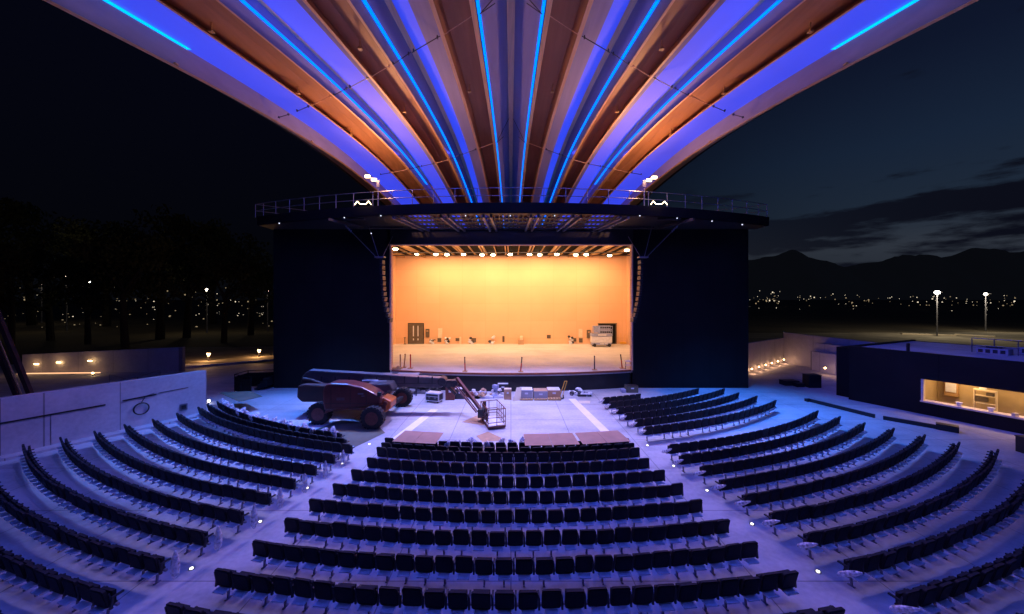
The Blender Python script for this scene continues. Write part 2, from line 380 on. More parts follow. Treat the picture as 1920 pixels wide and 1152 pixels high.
for s in (1, -1):
    R_ = lambda a, b_, c, d, m, nm='soffit_panel': rstrip(a, b_, c, d, m, nm, s)
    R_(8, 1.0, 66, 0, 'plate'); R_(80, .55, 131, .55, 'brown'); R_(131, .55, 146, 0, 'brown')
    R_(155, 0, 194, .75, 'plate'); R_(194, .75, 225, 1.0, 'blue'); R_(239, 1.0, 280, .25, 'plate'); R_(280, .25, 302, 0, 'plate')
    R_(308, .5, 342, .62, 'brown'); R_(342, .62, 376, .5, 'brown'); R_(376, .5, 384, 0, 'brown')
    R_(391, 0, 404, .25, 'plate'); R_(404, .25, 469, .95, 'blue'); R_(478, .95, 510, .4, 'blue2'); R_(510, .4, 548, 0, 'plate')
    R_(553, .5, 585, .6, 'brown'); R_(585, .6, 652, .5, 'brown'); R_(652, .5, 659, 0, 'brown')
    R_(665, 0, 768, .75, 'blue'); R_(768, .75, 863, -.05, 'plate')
    for q0, q1 in ((68, 79), (146, 155), (302, 308), (384, 391), (548, 553), (659, 665)):
        rbeam(q0, q1, -.12, .75, 'tan', 'glulam_beam', s)
    for q0, q1 in ((225, 239), (469, 478)): rbeam(q0, q1, .85, .4, 'tan', 'glulam_beam', s)
    rbeam(863, 876, -.25, 1.1, 'tan', 'fascia_beam', s)
    rbeam(59.5, 66, -.05, .07, 'led', 'light_strip', s, 1.5, 46)
    rbeam(272, 280, .2, .07, 'led', 'light_strip', s, 1.5, 42)
    rbeam(501, 510, .30, .07, 'led', 'light_strip', s, 1.5, Yof(352))
    rbeam(757, 768, .52, .07, 'ledout', 'light_strip', s, 1.5, Yof(112))
    # tie rods
    for qs, ys, rr in (([65, 113, 273, 345, 508, 620, 820], [20, 50, 108, 132, 168, 190, 218], .022), ([65, 113, 345, 620, 750], [265, 272, 300, 320, 326], .025)):
        def yq(q):
            for i in range(len(qs)-1):
                if q <= qs[i+1]: return ys[i]+(ys[i+1]-ys[i])*(q-qs[i])/(qs[i+1]-qs[i])
            return ys[-1]
        for q0, q1, mt in ((68, 155, 'tan'), (155, 239, 'darksteel'), (239, 308, 'darksteel'), (308, 391, 'tan'), (391, 478, 'darksteel'), (478, 553, 'darksteel'), (553, 665, 'tan'), (665, 740, 'darksteel'), (775, 840, 'darksteel')):
            if q1 > qs[-1]+30: continue
            b = MB(); b.tube(RP(q0+2, -.08, Yof(yq(q0)), s), RP(q1-2, -.08, Yof(yq(q1)), s), rr, 6); b.build('tie_rod', mt, roof)
            for q in (q0+8, q1-8):
                b = MB(); b.box(RP(q, -.06, Yof(yq(q)), s), (.05, .12, .12)); b.build('bracket', mt, roof)
    for yc, ye in ((5, 22), (243, 265)):
        b = MB(); b.tube(RP(8, .8, Yof(yc), s), RP(62, -.1, Yof(ye), s), .02, 6); b.tube(RP(30, .4, Yof(ye+1), s), RP(62, -.1, Yof(ye), s), .018, 6)
        b.build('brace_cable', 'blackin', roof)
    # small sprinkler heads/hangers on the soffits
    for q, y in ((340, 92), (620, 60), (620, 175), (620, 252), (350, 210), (120, 172), (820, 120), (815, 265)):
        p = RP(q, .45, Yof(y), s); b = MB(); b.tube(p, p-Vector((0, 0, .45)), .035, 6); b.box(p-Vector((0, 0, .45)), (.2, .2, .07)); b.build('hanger', 'rafter', roof)
# upper skin
b = MB(); b.strip([RP(-880, 1.15, Y) for Y in ST], [RP(880, 1.15, Y) for Y in ST]); b.build('roof_deck', 'darksteel', roof)

# ---------------------------------------------------------------- stage house
SY = 32.7; SX0, SX1 = -10.62, 10.70; ZT = 12.78; ZD = 14.1; WX = 21.1
house = thing('stage_house', 'black stage house with a wide opening onto a bright orange stage', 'stage building', (0, SY, 0))
def hpart(b, nm, m, **k):
    o = b.build(nm, m, house, **k); o.location = (0, -SY, 0); return o
for s, xa, xb in ((-1, -WX, SX0-.12), (1, SX1+.12, WX)):
    b = MB(); b.box(((xa+xb)/2, SY+.2, ZD/2), (xb-xa, .4, ZD)); hpart(b, 'side_wing', 'clad')
    b = MB(); b.box((s*(WX-.2), SY+10.4, ZD/2), (.4, 20, ZD)); hpart(b, 'outer_wall', 'black')
b = MB(); b.box((0, SY+.2, (ZT+ZD)/2), (SX1-SX0+.5, .4, ZD-ZT-.01)); hpart(b, 'header', 'blackin')
for x in (SX0-.06, SX1+.06):
    b = MB(); b.box((x, SY+.15, ZT/2+.8), (.12, .5, ZT-1.6)); hpart(b, 'opening_trim', 'tan')
b = MB(); b.box((0, SY+.1, ZT-.06), (SX1-SX0, .3, .1)); hpart(b, 'opening_trim', 'tan')
ZS = 1.59; YB = 51.6
arc = []
for i in range(25):
    x = SX0+(SX1-SX0)*i/24; arc.append((x, 31.3+1.5*(abs(x)/10.66)**2))
b = MB(); poly = arc+[(16.2, 33.1), (16.2, YB), (-16.2, YB), (-16.2, 33.1)]
b.prism(poly, ZS-.25, ZS, 'Z'); hpart(b, 'stage_floor', 'stagefloor')
b = MB(); b.strip([(x, y+.12, 0) for x, y in arc], [(x, y+.12, ZS-.26) for x, y in arc]); hpart(b, 'stage_riser', 'blackin')
b = MB(); A = [(x, y-.05, ZS+.01) for x, y in arc]; B = [(x, y-.05, ZS-.14) for x, y in arc]; C = [(x, y+.1, ZS+.012) for x, y in arc]
b.strip(A, B); b.strip(A, C); hpart(b, 'stage_nosing', 'woodlip')
b = MB(); b.quad((-16.2, YB, ZS), (16.2, YB, ZS), (16.2, YB, 14.06), (-16.2, YB, 14.06)); hpart(b, 'rear_wall', 'ochre')
for s in (-1, 1):
    b = MB(); b.quad((s*16.2, 33.2, ZS), (s*16.2, YB, ZS), (s*16.2, YB, 14.06), (s*16.2, 33.2, 14.06)); hpart(b, 'inner_wall', 'sidewall')
b = MB(); b.box((0, 42.5, 14.13), (42, 19.2, .12)); hpart(b, 'ceiling', 'void')
k = 0
x = -15.0
while x <= 15.1:
    if k % 2 == 0:
        for dx in (-.16, .16):
            b = MB(); b.box((x+dx, 42.6, 13.87), (.12, 17.5, .36)); hpart(b, 'rafter', 'rafter')
    else:
        b = MB(); b.box((x, 42.6, 13.94), (.08, 17.5, .2)); hpart(b, 'rafter', 'rafter')
    x += 1.45; k += 1
for yy in (45.5,):
    b = MB(); b.box((0, yy, 13.62), (31, .1, .1)); hpart(b, 'purlin', 'darksteel')
b = MB(); b.tube((-15.5, 48.0, 13.55), (15.5, 48.0, 13.55), .05, 8); hpart(b, 'lighting_pipe', 'darksteel')
# stage flood lamps
FX = [(741.5, 467), (782, 476), (817.5, 477), (838, 477.5), (869, 477), (904, 478), (924.5, 478), (956.5, 477), (992.8, 477), (1011.8, 478), (1044, 477), (1079.5, 478), (1099, 477.5), (1143, 479), (1175.5, 469)]
SIDE = {0: 'leftmost', 14: 'rightmost'}
for i, (px, py) in enumerate(FX):
    Y = 48.0 if 0 < i < 14 else 42.0
    X, Z = XA(px, Y), ZA(py, Y)
    t = thing('stage_floodlight', 'lit warm floodlight hanging under the stage ceiling, %s lamp from the left' % ORD[min(i, 14)], 'floodlight', (X, Y, Z), 0, 'floodlights along the stage ceiling')
    b = MB(); b.box((0, 0, .12), (.5, .3, .12)).bar((-.26, 0, .1), (-.26, 0, .42), .04).bar((.26, 0, .1), (.26, 0, .42), .04).box((0, 0, .42), (.56, .08, .05)); b.build('housing', 'darksteel', t)
    b = MB(); b.ball((0, -.02, -.02), .26, 10, 6, (1.15, .6, .62)); b.build('lens', 'flood', t, smooth=True)
    if 0 < i < 14: lamp('flood_beam', 'SPOT', (X, Y+.1, Z-.32), 560, (1, .56, .26), aim=(X*1.02, YB, 7.0), size=.18, spot=150, blend=1)
    else: lamp('flood_beam', 'SPOT', (X, Y+.1, Z-.32), 600, (1, .50, .20), aim=(X*.6, YB-2, 4), size=.18, spot=150, blend=1)
for x in (-9, -3, 3, 9):
    lamp('stage_fill_light', 'AREA', (x, 39, 13.2), 820, (1, .60, .34), aim=(x*1.15, 50, 3.5), size=2.0)  # added fill for stage floor and rear wall, no fixture drawn

# --------------------------------------------- doors and fittings of the rear wall
def rearwall(px0, px1, py0, py1, Y=YB-.02): return XA(px0, Y), XA(px1, Y), ZA(py0, Y), ZA(py1, Y)
x0, x1, zt, zb = rearwall(765, 795, 606, 644)
t = thing('double_door', 'grey double door with pale handles in the orange rear wall, left', 'door', ((x0+x1)/2, YB, ZS))
w_ = x1-x0; h_ = zt-ZS
b = MB(); b.box((0, -.05, h_/2), (w_, .08, h_)); b.build('frame', 'blackin', t)
for s in (-1, 1):
    b = MB(); b.box((s*w_*.235, -.12, h_/2-.02), (w_*.45, .06, h_-.14)); lf = b.build('door_leaf', 'door', t)
    b = MB(); b.box((s*.32, -.18, h_*.62), (.12, .05, h_*.5)).box((s*.32, -.18, h_*.22), (.12, .05, .25)); b.build('handle', 'white', lf)
x0, x1, zt, zb = rearwall(1122, 1155, 607, 645)
t = thing('loading_doorway', 'open dark doorway behind the pale lift at the stage rear, right', 'doorway', ((x0+x1)/2, YB, ZS))
w_ = x1-x0; h_ = zt-ZS
b = MB(); b.box((0, -.03, h_/2), (w_, .04, h_)); b.build('opening', 'black', t)
b = MB(); b.box((0, -.1, h_), (w_+.2, .12, .12)).box((-w_/2, -.1, h_/2), (.12, .12, h_)).box((w_/2, -.1, h_/2), (.12, .12, h_)); b.build('frame', 'door', t)
for px, py0, py1, w, lab in ((799+3, 617, 632, .5, 'dark wall cabinet just right of the double door'), (1103.5, 619, 634, .52, 'dark wall cabinet just left of the pale lift')):
    x = XA(px, YB); z = ZA((py0+py1)/2, YB); h = (py1-py0)/F*YB
    t = thing('wall_cabinet', lab, 'cabinet', (x, YB-.12, z)); b = MB(); b.box((0, 0, 0), (w, .22, h)); b.build('case', 'door', t, bevel=.02); b = MB(); b.box((0, -.13, h*.25), (w*.6, .03, h*.2)); b.build('label_plate', 'card', t)
for i, (px, py, w, h, mt, lab) in enumerate(((824, 638, .35, .38, 'door', 'small dark socket box low on the rear wall, beside the pale hatch at left'), (858.5, 637, .42, .3, 'door', 'small dark socket box beside the pale upright post'),
        (888.5, 638, .42, .4, 'door', 'dark outlet box under a pale bundle on the rear wall'), (944, 636, .2, .6, 'door', 'two tiny stacked outlets near the middle of the rear wall'), (1029, 631.5, .36, .36, 'door', 'dark socket with pale surround right of the wall middle'),
        (1076, 637.5, .42, .34, 'door', 'wide low socket box left of the right hatch'), (1089, 638.5, .34, .42, 'door', 'tall low socket box under the right hatch'))):
    b = MB(); b.box((0, 0, 0), (w, .1, h)).box((0, .03, 0), (w*1.5, .05, h*1.4)); o = b.build('socket_box', mt); o.location = (XA(px, YB), YB-.06, ZA(py, YB)); tag(o, lab, 'socket box', 'socket boxes along the rear wall')
for px0, px1, py0, py1, lab in ((821.5, 829, 616, 634, 'pale flush hatch left of the cluttered hose reel'), (1085, 1092, 617, 633, 'pale flush hatch near the right cabinet')):
    x0, x1, zt, zb = rearwall(px0, px1, py0, py1); b = MB(); b.box(((x0+x1)/2, YB-.03, (zt+zb)/2), (x1-x0, .05, zt-zb)); tag(b.build('wall_hatch', 'cream'), lab, 'hatch')
def bundle(name, mats, pts, seed, parent=None):
    b = MB(); r = random.Random(seed)
    for (x, y, z, s, k) in pts:
        b.cur = k; b.ball((x, y, z), s, 8, 6, (1, .7, .8), .5, r.random()*9)
    return b.build(name, mats, parent, smooth=False)
for i, (px, py, hh, lab) in enumerate(((838, 643, .95, 'heap of pale cables and fittings left of the rear wall middle'), (885, 643, .9, 'pale coiled bundle leaning on the wall by an outlet box'), (923, 644, 1.1, 'tangled grey cables against the rear wall'),
        (1070, 643, 1.1, 'pale leaning tube and bag by the right socket boxes'), (811, 643, .95, 'thin coiled hose standing right of the left cabinet'))):
    Y = YB-.5; r = random.Random(i+3); pts = [(r.uniform(-.35, .35), r.uniform(-.1, .1), r.uniform(.12, hh), r.uniform(.1, .24), r.randint(0, 1)) for _ in range(9)]+[(0, 0, .15, .25, 0)]
    o = bundle('cable_heap', ['white', 'darksteel'], pts, i); o.location = (XA(px, Y), Y, ZS); tag(o, lab, 'cable heap', 'heaps along the rear wall')
b = MB(); b.box((0, 0, .5), (.22, .2, 1.0)); o = b.build('leaning_post', 'cream'); o.location = (XA(863, YB-.3), YB-.3, ZS); tag(o, 'pale upright post on the stage beside a socket box', 'post')
t = thing('equipment_box', 'orange tinted box with a smaller case on top by the rear wall middle', 'box', (XA(977, YB-.6), YB-.6, ZS))
b = MB(); b.box((0, 0, .33), (.8, .5, .66)); b.build('case', 'card', t, bevel=.02); b = MB(); b.box((.05, .1, .9), (.42, .3, .5)); b.build('upper_case', 'cream', t, bevel=.02)
b = MB(); b.tube((0, 0, 0), (0, 0, .95), .05, 8).box((0, 0, .9), (.25, .12, .1)).box((0, 0, .03), (.3, .3, .06)); o = b.build('extinguisher_stand', 'darksteel'); o.location = (XA(759, YB-.4), YB-.4, ZS); tag(o, 'thin dark stand on stage left of the grey double door', 'stand')
b = MB(); b.box((0, 0, .2), (.8, .4, .25)); b.bar((-.3, 0, 0), (-.3, 0, 1.5), .03).bar((.1, 0, .2), (.3, 0, 1.4), .03); o = b.build('yellow_cart', 'yellow'); o.location = (XA(1168, YB-.5), YB-.5, ZS); tag(o, 'yellow low cart with thin poles in the stage right rear corner', 'cart')
# scissor lift on stage
Y = 48.8; x0 = XA(1108, Y); x1 = XA(1146, Y); w_ = x1-x0; sl = thing('scissor_lift', 'pale blue work platform lift with guard rails parked at stage right rear', 'scissor lift', ((x0+x1)/2, Y, ZS))
b = MB(); b.box((0, 0, .38), (w_*.95, 1.0, .3)); b.build('chassis', 'liftblue', sl, bevel=.03)
for sx in (-1, 1):
    for sy in (-1, 1): b = MB(); b.tube((sx*w_*.36, sy*.45, .22), (sx*w_*.36, sy*.56, .22), .22, 14); b.build('wheel', 'tyre', sl)
b = MB(); b.box((0, 0, .95), (w_, 1.0, .8)); b.build('scissor_cover', 'white', sl, bevel=.03)
b = MB(); b.box((0, 0, 1.55), (w_*1.02, 1.1, .35)); b.build('platform', 'liftblue', sl, bevel=.02)
b = MB()
for k in range(7):
    for yy in (-.5, .5): b.bar((w_*(-.1+k*.1), yy, 1.7), (w_*(-.1+k*.1), yy, 2.75), .05)
for z in (2.1, 2.3, 2.7):
    for yy in (-.5, .5): b.bar((-w_*.1, yy, z), (w_*.5, yy, z), .07)
b.bar((-w_*.5, -.5, 1.7), (-w_*.44, -.5, 2.8), .06).box((-w_*.25, -.3, 2.3), (w_*.3, .2, .9))
b.build('guard_rail', 'liftblue', sl)
b = MB(); b.box((0, -.53, .42), (.5, .02, .16)).box((w_*.2, -.53, .45), (.4, .02, .1)).box((0, -.57, 1.57), (1.1, .02, .16)); b.build('decal', 'white', sl)
# stanchion posts on the stage lip
for i, (px, py, m_, lab) in enumerate(((750.7, 691, 'rafter', 'brown thin post at the far left of the stage lip'), (757.7, 689.5, 'rafter', 'leaning brown post, second from the left on the stage lip'), (769.6, 691, 'redpost', 'red post, third from the left on the stage lip'),
        (872, 697, 'redpost', 'red post with dark top on the lip left of centre'), (976.4, 697.5, 'redpost', 'red and black post near the middle of the stage lip'), (1114.6, 694, 'darksteel', 'dark post on the lip right of centre'), (1166.6, 691, 'redpost', 'leaning red post at the right end of the stage lip'))):
    p = G(px, py, ZS); t = thing('stanchion_post', lab, 'post', (p.x, p.y, ZS), 0, 'barrier posts along the stage lip'); lean = (.0, .1, .0, -.03, .1, .0, -.14)[i]
    b = MB(); b.box((0, 0, .03), (.42, .42, .05)); b.build('base', 'rafter', t, bevel=.01)
    b = MB(); b.tube((0, 0, .05), (lean*.6, 0, .75), .055, 10); b.build('post', m_, t)
    b = MB(); b.tube((lean*.6, 0, .75), (lean, 0, 1.2), .05, 10); b.ball((lean, 0, 1.22), .07); b.build('post_top', 'darksteel' if m_ != 'rafter' and i != 2 else m_, t)
t = thing('small_table', 'small pale stand beside the right edge of the stage opening', 'stand', (XA(1179, 32.9), 33.0, ZS))
b = MB(); b.box((0, 0, .75), (.6, .4, .08)).box((0, 0, .4), (.55, .35, .06)); b.build('shelf', 'white', t); b = MB()
for sx in (-.25, .25): b.bar((sx, 0, 0), (sx, 0, .75), .04)
b.build('leg', 'darksteel', t)
b = MB(); b.box((0, 0, .06), (1.3, .6, .12)).ball((.3, 0, .14), .16, jit=.4); o = b.build('rubble_pile', 'rafter'); o.location = (XA(740, 33.2), 33.2, ZS); tag(o, 'low dark clutter in the left corner of the stage lip', 'clutter')

# ---------------------------------------------------------------- front canopy of the stage house
R0 = 52.5; YC = 26.3+R0
def arcY(x, r=R0): return YC-math.sqrt(r*r-x*x)
can = thing('stage_canopy', 'dark curved steel canopy with slatted soffit and handrail above the stage opening', 'canopy', (0, 26.3, ZD))
def cpart(b, nm, m, **k): o = b.build(nm, m, can, **k); o.location = (0, -26.3, -ZD); return o
xs = [-21.3+43.1*i/48 for i in range(49)]
b = MB(); ft = [(x, arcY(x), 14.82) for x in xs]; fb = [(x, arcY(x)+.05, 14.1) for x in xs]; gt = [(x, arcY(x)+.3, 14.82) for x in xs]; gb = [(x, arcY(x)+.3, 14.1) for x in xs]
b.strip(ft, fb); b.strip(ft, gt); b.strip(gt, gb); b.strip(fb, gb); cpart(b, 'fascia', 'black')
# soffit with slots
def soff(x0, x1, y0, y1, nm='soffit_panel', m='blackin'):
    b = MB(); nx = max(2, int((x1-x0)/1.2)); b2 = [x0+(x1-x0)*i/nx for i in range(nx+1)]
    lo = [((x), max(y0, arcY(x)+.05) if y0 < 27.2 else y0, 14.1) for x in b2]; hi = [(x, y1, 14.1) for x in b2]
    b.strip(lo, hi); return cpart(b, nm, m)
soff(-21.3, -8.9, 20, SY); soff(8.9, 21.8, 20, SY); 
b = MB(); xx = [-8.9+17.8*i/16 for i in range(17)]; b.strip([(x, arcY(x)+.05, 14.1) for x in xx], [(x, 27.25, 14.1) for x in xx]); cpart(b, 'soffit_panel', 'blackin')
rows = [(27.25, 28.1), (28.6, 29.45), (30.1, 30.95), (31.6, 32.3)]
prev = None
for i, (a, c) in enumerate(rows):
    nxt = rows[i+1][0] if i < 3 else SY
    b = MB(); b.box((0, (c+nxt)/2, 14.12), (17.8, nxt-c, .08)); cpart(b, 'soffit_strip', 'blackin')
    b = MB(); x = -8.8
    while x < 8.8: b.box((x, (a+c)/2, 14.12), (.11, c-a-.02, .04)); x += .36
    cpart(b, 'slat_grille', 'blackin')
for x in (-8.2, -4.75, -1.7, 1.7, 4.75, 8.2):
    for dx in (-.28, .28):
        b = MB(); b.bar((x*1.03+dx, 26.9+abs(x)*.05, 13.98), (x*.92+dx, SY, 13.98), .16, .22); cpart(b, 'soffit_beam', 'greysteel')
for s in (-1, 1):
    for a_, c_, y_ in ((9.2, 12.2, 31.5), (11.2, 12.9, 28.2)): b = MB(); b.bar((s*a_, y_, 14.02), (s*c_, y_, 14.02), .25, .12); cpart(b, 'soffit_lamp_bar', 'darksteel')
for s in (-1, 1): b = MB(); b.bar((s*13.9, 27.9, 13.95), (s*12.2, 30.2, 13.75), .3, .2); cpart(b, 'rigging_beam', 'darksteel')
for i, (px, py) in enumerate(((523.5, 419), (645.6, 408.5), (714, 403.5), (696, 438), (873, 399.5), (956.8, 399), (1040, 400), (1199.7, 404), (1269.6, 409.5), (1335, 415), (1391.7, 421.5))):
    Y = 27.6 if py > 406 else 27.0
    b = MB(); b.ball((XA(px, Y), Y, min(14.02, ZA(py, Y))), .045, 8, 5); cpart(b, 'downlight', 'cool')
rail = thing('handrail', 'thin grey pipe handrail running along the curved canopy edge', 'handrail', (0, 26.5, 14.82))
def rpart(b, nm): o = b.build(nm, 'greysteel', rail); o.location = (0, -26.5, -14.82); return o
px_ = [479, 494, 517, 543, 570, 599, 630, 663, 699, 735, 773, 813, 853, 895, 937, 979, 1020, 1061, 1101, 1141, 1180, 1216, 1251, 1285, 1316, 1346, 1373, 1400, 1422, 1438]
pts = []
for p in px_:
    X = (p-CX)/F*27
    for _ in range(6): X = (p-CX)/F*(arcY(X)+.15)
    pts.append(Vector((X, arcY(X)+.15, 14.8)))
for p in pts: b = MB(); b.tube(p, p+Vector((0, 0, 1.1)), .028, 6); rpart(b, 'post')
for dz in (1.1, .55):
    b = MB()
    for a, c in zip(pts, pts[1:]): b.tube(a+Vector((0, 0, dz)), c+Vector((0, 0, dz)), .025, 6)
    rpart(b, 'rail')
b = MB()
for e, s in ((pts[0], 1), (pts[-1], -1)):
    q = e+Vector((s*4.5, 3.2, 0))
    for dz in (1.1, .55): b.tube(e+Vector((0, 0, dz)), q+Vector((0, 0, dz)), .025, 6)
    b.tube(q, q+Vector((0, 0, 1.1)), .028, 6)
rpart(b, 'return_rail')
# flood pairs on poles
for s, px, pxs, lab in ((-1, 709, (690, 702), 'pair of white floodlights on a pole at the left of the canopy'), (1, 1208, (1216, 1226), 'pair of white floodlights on a pole at the right of the canopy')):
    Y = 27.4; X = XA(px, Y)
    t = thing('floodlight_pole', lab, 'floodlight', (X, Y, 14.5)); top = ZA(345, Y)-14.5
    b = MB(); b.tube((0, 0, 0), (0, 0, top), .05, 8).box((0, 0, top), (.22, .12, .5)); b.build('pole', 'greysteel', t)
    b = MB(); b.tube((0, 0, top+.05), (s*.75, 0, top+.6), .035, 6); b.build('cross_arm', 'greysteel', t)
    for k in (0, 1):
        c = Vector((XA(pxs[k], Y)-X, -.1, ZA((332, 338)[k] if s < 0 else (339, 334)[k], Y)-14.5))
        b = MB(); b.box(c+Vector((0, .14, 0)), (.36, .1, .26)); h = b.build('lamp_head', 'darksteel', t)
        b = MB(); b.box(c, (.38, .14, .2)); b.build('lens', 'poollamp', h, bevel=.04)
    lamp('roof_flood', 'POINT', (X, Y-.2, 14.5+top+.75), 1050, (1, .48, .22), aim=(0, 38, 19.5), size=.35, spot=150, blend=1)
    lamp('roof_flood', 'SPOT', (X+s*.3, Y-.6, 14.5+top+.3), 1700, (1, .48, .23), aim=(s*6, 12, 22), size=.35, spot=140, blend=1)
    # zig-zag lit work lamp on the deck
    Xc = XA(683 if s < 0 else 1233, Y); b = MB(); zz = [(-.62, 0), (-.42, .26), (-.22, .06), (.22, .06), (.42, .28), (.6, .02)]
    for a, c in zip(zz, zz[1:]): b.bar((s*-a[0], 0, a[1]), (s*-c[0], 0, c[1]), .035)
    o = b.build('rope_light', 'poollamp'); o.location = (Xc, Y-.25, 14.86); tag(o, 'bright zigzag rope light lying on the %s canopy deck' % ('left' if s < 0 else 'right'), 'light')
# line array speakers
for s, lab in ((-1, 'curved hanging column of black loudspeakers left of the stage opening'), (1, 'curved hanging column of black loudspeakers right of the stage opening')):
    Y = 29.5; pxl = [717, 717.2, 717.5, 718, 718.6, 719.3, 720.2, 721.5, 723.3, 725.6, 728.3, 731.5]; pyl = [492+9.9*i for i in range(12)]
    if s > 0: pxl = [1201-(p-717)*.95 for p in pxl]
    t = thing('line_array', lab, 'loudspeaker', (XA(pxl[0], Y), Y, ZA(487, Y))); o0 = Vector(t.location)
    for k in range(12):
        c = Vector((XA(pxl[k], Y), Y, ZA(pyl[k], Y)))-o0; tilt = -s*(pxl[min(11, k+1)]-pxl[max(0, k-1)])*s*.045*s
        m_ = Matrix.Rotation(tilt, 3, 'Y'); b = MB(); b.box(c, (.2, .7, .33), mtx=m_); cb = b.build('cabinet', 'darksteel', t, bevel=.02)
        b = MB(); b.box(c+Vector((0, -.36, 0)), (.15, .02, .22), mtx=m_); b.build('grille', 'bark', cb)
    b = MB(); b.box((s*-.0+s*.18, 0, .18), (.75, .5, .1)); b.build('hanging_frame', 'greysteel', t)
    b = MB()
    tops = [(XA(648, Y), 29.0, 13.9), (XA(685, Y), 30.2, 13.9), (XA(719, Y), 31.8, 13.3)] if s < 0 else [(XA(1270, Y), 29.0, 13.9), (XA(1229, Y), 30.2, 13.9), (XA(1195, Y), 31.8, 13.3)]
    for (a_, dx) in zip(tops, (.5, .3, 0)): b.tube(Vector(a_)-o0, (s*dx, 0, .2), .022, 6)
    b.build('chain', 'greysteel', t)
    for k in range(4):
        p = Vector(tops[0])-o0; d = (Vector((s*.5, 0, .2))-p)*(.1+k*.045); b = MB(); b.box(p+d, (.09, .09, .16)); b.build('chain_hoist', 'greysteel', t)

# ---------------------------------------------------------------- seats
AC = 49.8; SPC = .56
def rrect(w, h, r, n=3):
    P = []
    for cx, cz, a0 in ((w/2-r, h-r, 0), (-w/2+r, h-r, 90), (-w/2+r, r, 180), (w/2-r, r, 270)):
        for i in range(n+1):
            a = rad(a0+90*i/n); P.append((cx+r*math.cos(a), cz+r*math.sin(a)))
    return P
def shear(mb, z0, k):
    mb.v = [(x, y-(z-z0)*k, z) for x, y, z in mb.v]; return mb
def seat_meshes():
    b = MB(); P = [(x, z+.38) for x, z in rrect(.465, .50, .055)]
    b.prism(P, -.035, .035); b2 = [(x*.86, (z-.63)*.84+.63) for x, z in P]; b.prism(b2, -.05, -.03)
    shear(b, .38, .22); back = b.mesh('backrest', 'seat')
    b = MB(); b.box((0, .075, .58), (.42, .08, .32)); b.box((0, .06, .42), (.44, .14, .07)); b.cur = 1; b.box((0, -.12, .36), (.33, .20, .03)); pan = b.mesh('seat_pan', ['seat', 'pan'])
    b = MB(); b.box((.27, .10, .63), (.05, .24, .04)); b.bar((.27, .0, .64), (.27, -.03, .36), .05, .05); b.bar((.25, -.06, .76), (.27, .0, .36), .03); arm = b.mesh('armrest', 'arm')
    b = MB(); b.bar((.0, .1, .42), (.0, .06, .03), .045); b.bar((0, -.02, .015), (0, .15, .015), .05, .03); b.box((0, .1, .385), (.6, .06, .06)); leg = b.mesh('leg', 'leg')
    b = MB(); b.box((0, .12, .372), (.56, .06, .06)); beam = b.mesh('support_beam', 'leg')
    return back, pan, arm, leg, beam
SM = seat_meshes()
seats = []   # (X,Y,rz,blockname,row,idx,front)
def ang(px, py): p = G(px, py, .85); return math.atan2(p.x, AC-p.y)
ends = []
def addrow(Yc0, a0, a1, block, rowname, fromright):
    R = AC-Yc0; nseat = max(1, int(round((a1-a0)*R/SPC))); st = (a1-a0)/nseat
    for i in range(nseat):
        a = a0+st*(i+.5); idx = (nseat-i) if fromright else i+1
        seats.append(dict(x=R*math.sin(a), y=AC-R*math.cos(a), rz=a, block=block, row=rowname, idx=idx, n=nseat, i=i))
    ends.append((block, rowname, (R*math.sin(a0-.0*st), AC-R*math.cos(a0), a0), (R*math.sin(a1), AC-R*math.cos(a1), a1)))
# centre block rows, front to back
CR = [(-1, (722, 820), (1180, 822)), (-.48, (718, 827), (1189, 830)), (0, (713, 833), (1198, 838)), (1, (686, 859), (1221, 861.7)), (2, (656, 881), (1250, 883)), (3, (625, 905), (1283, 907.5)), (4, (581, 934), (1318, 937)), (5, (535, 970), (1367, 972)), (6, (478, 1010), (1420, 1015)), (7, (408, 1062), (1490, 1065)), (8, (315, 1128), (1572, 1130))]
def rowY(k): return 9.0+1.147*(7-k)
def rn(k): return 1 if k == -1 else (2 if k < 0 else k+3)
for k, a, c in CR: addrow(rowY(k), ang(*a), ang(*c), 'centre', rn(k), False)
LR = [(-1, (410, 752), (640, 812)), (-.48, (398, 756), (652, 821)), (0, (388, 760), (665, 830)), (1, (335, 773.5), (627, 851)), (2, (291.6, 784.5), (590.6, 873)), (3, (240.6, 794), (554, 895)), (4, (182, 807), (508.6, 921.5)), (5, (122, 818), (457.5, 955)), (6, (54.7, 831), (386.5, 995)), (7, (-30, 850), (306, 1041)), (8, (-160, 870), (219, 1099)), (9, (-300, 890), (100, 1180))]
for k, a, c in LR: addrow(rowY(k), ang(*a), ang(*c), 'left', rn(k), True)
RR = [(0, (1250.6, 832.5), (1524, 768)), (1, (1280.6, 857), (1573, 780)), (2, (1314.4, 873.7), (1616, 791)), (3, (1350, 898), (1667, 800.6)), (4, (1393, 926), (1721, 812)), (5, (1442, 958), (1781, 825)), (6, (1507.5, 997.5), (1850.6, 838)), (7, (1580.6, 1044), (1918, 857)), (8, (1672.5, 1100.6), (2060, 880)), (9, (1800, 1180), (2180, 900))]
for k, a, c in RR: addrow(rowY(k), ang(*a), ang(*c), 'right', k+1, False)
FR = [(25.5, (1129, 745), (1203, 739)), (24.4, (1141.7, 753.7), (1318.7, 730)), (23.15, (1156, 764), (1367.7, 730)), (21.95, (1171, 774.6), (1394, 737.5)), (20.75, (1189.6, 786), (1425, 743)), (19.5, (1207, 800.6), (1456, 750.6))]
for i, (y, a, c) in enumerate(FR): addrow(y, ang(*a), ang(*c), 'front right', i+1, False)
for s in seats:
    s['px'] = CX+F*s['x']/s['y']; s['py'] = HY+F*(HC-.6)/s['y']
    s['vis'] = -25 < s['px'] < 1945 and s['py'] < 1175
order = sorted([s for s in seats if s['vis']], key=lambda s: s['y'])
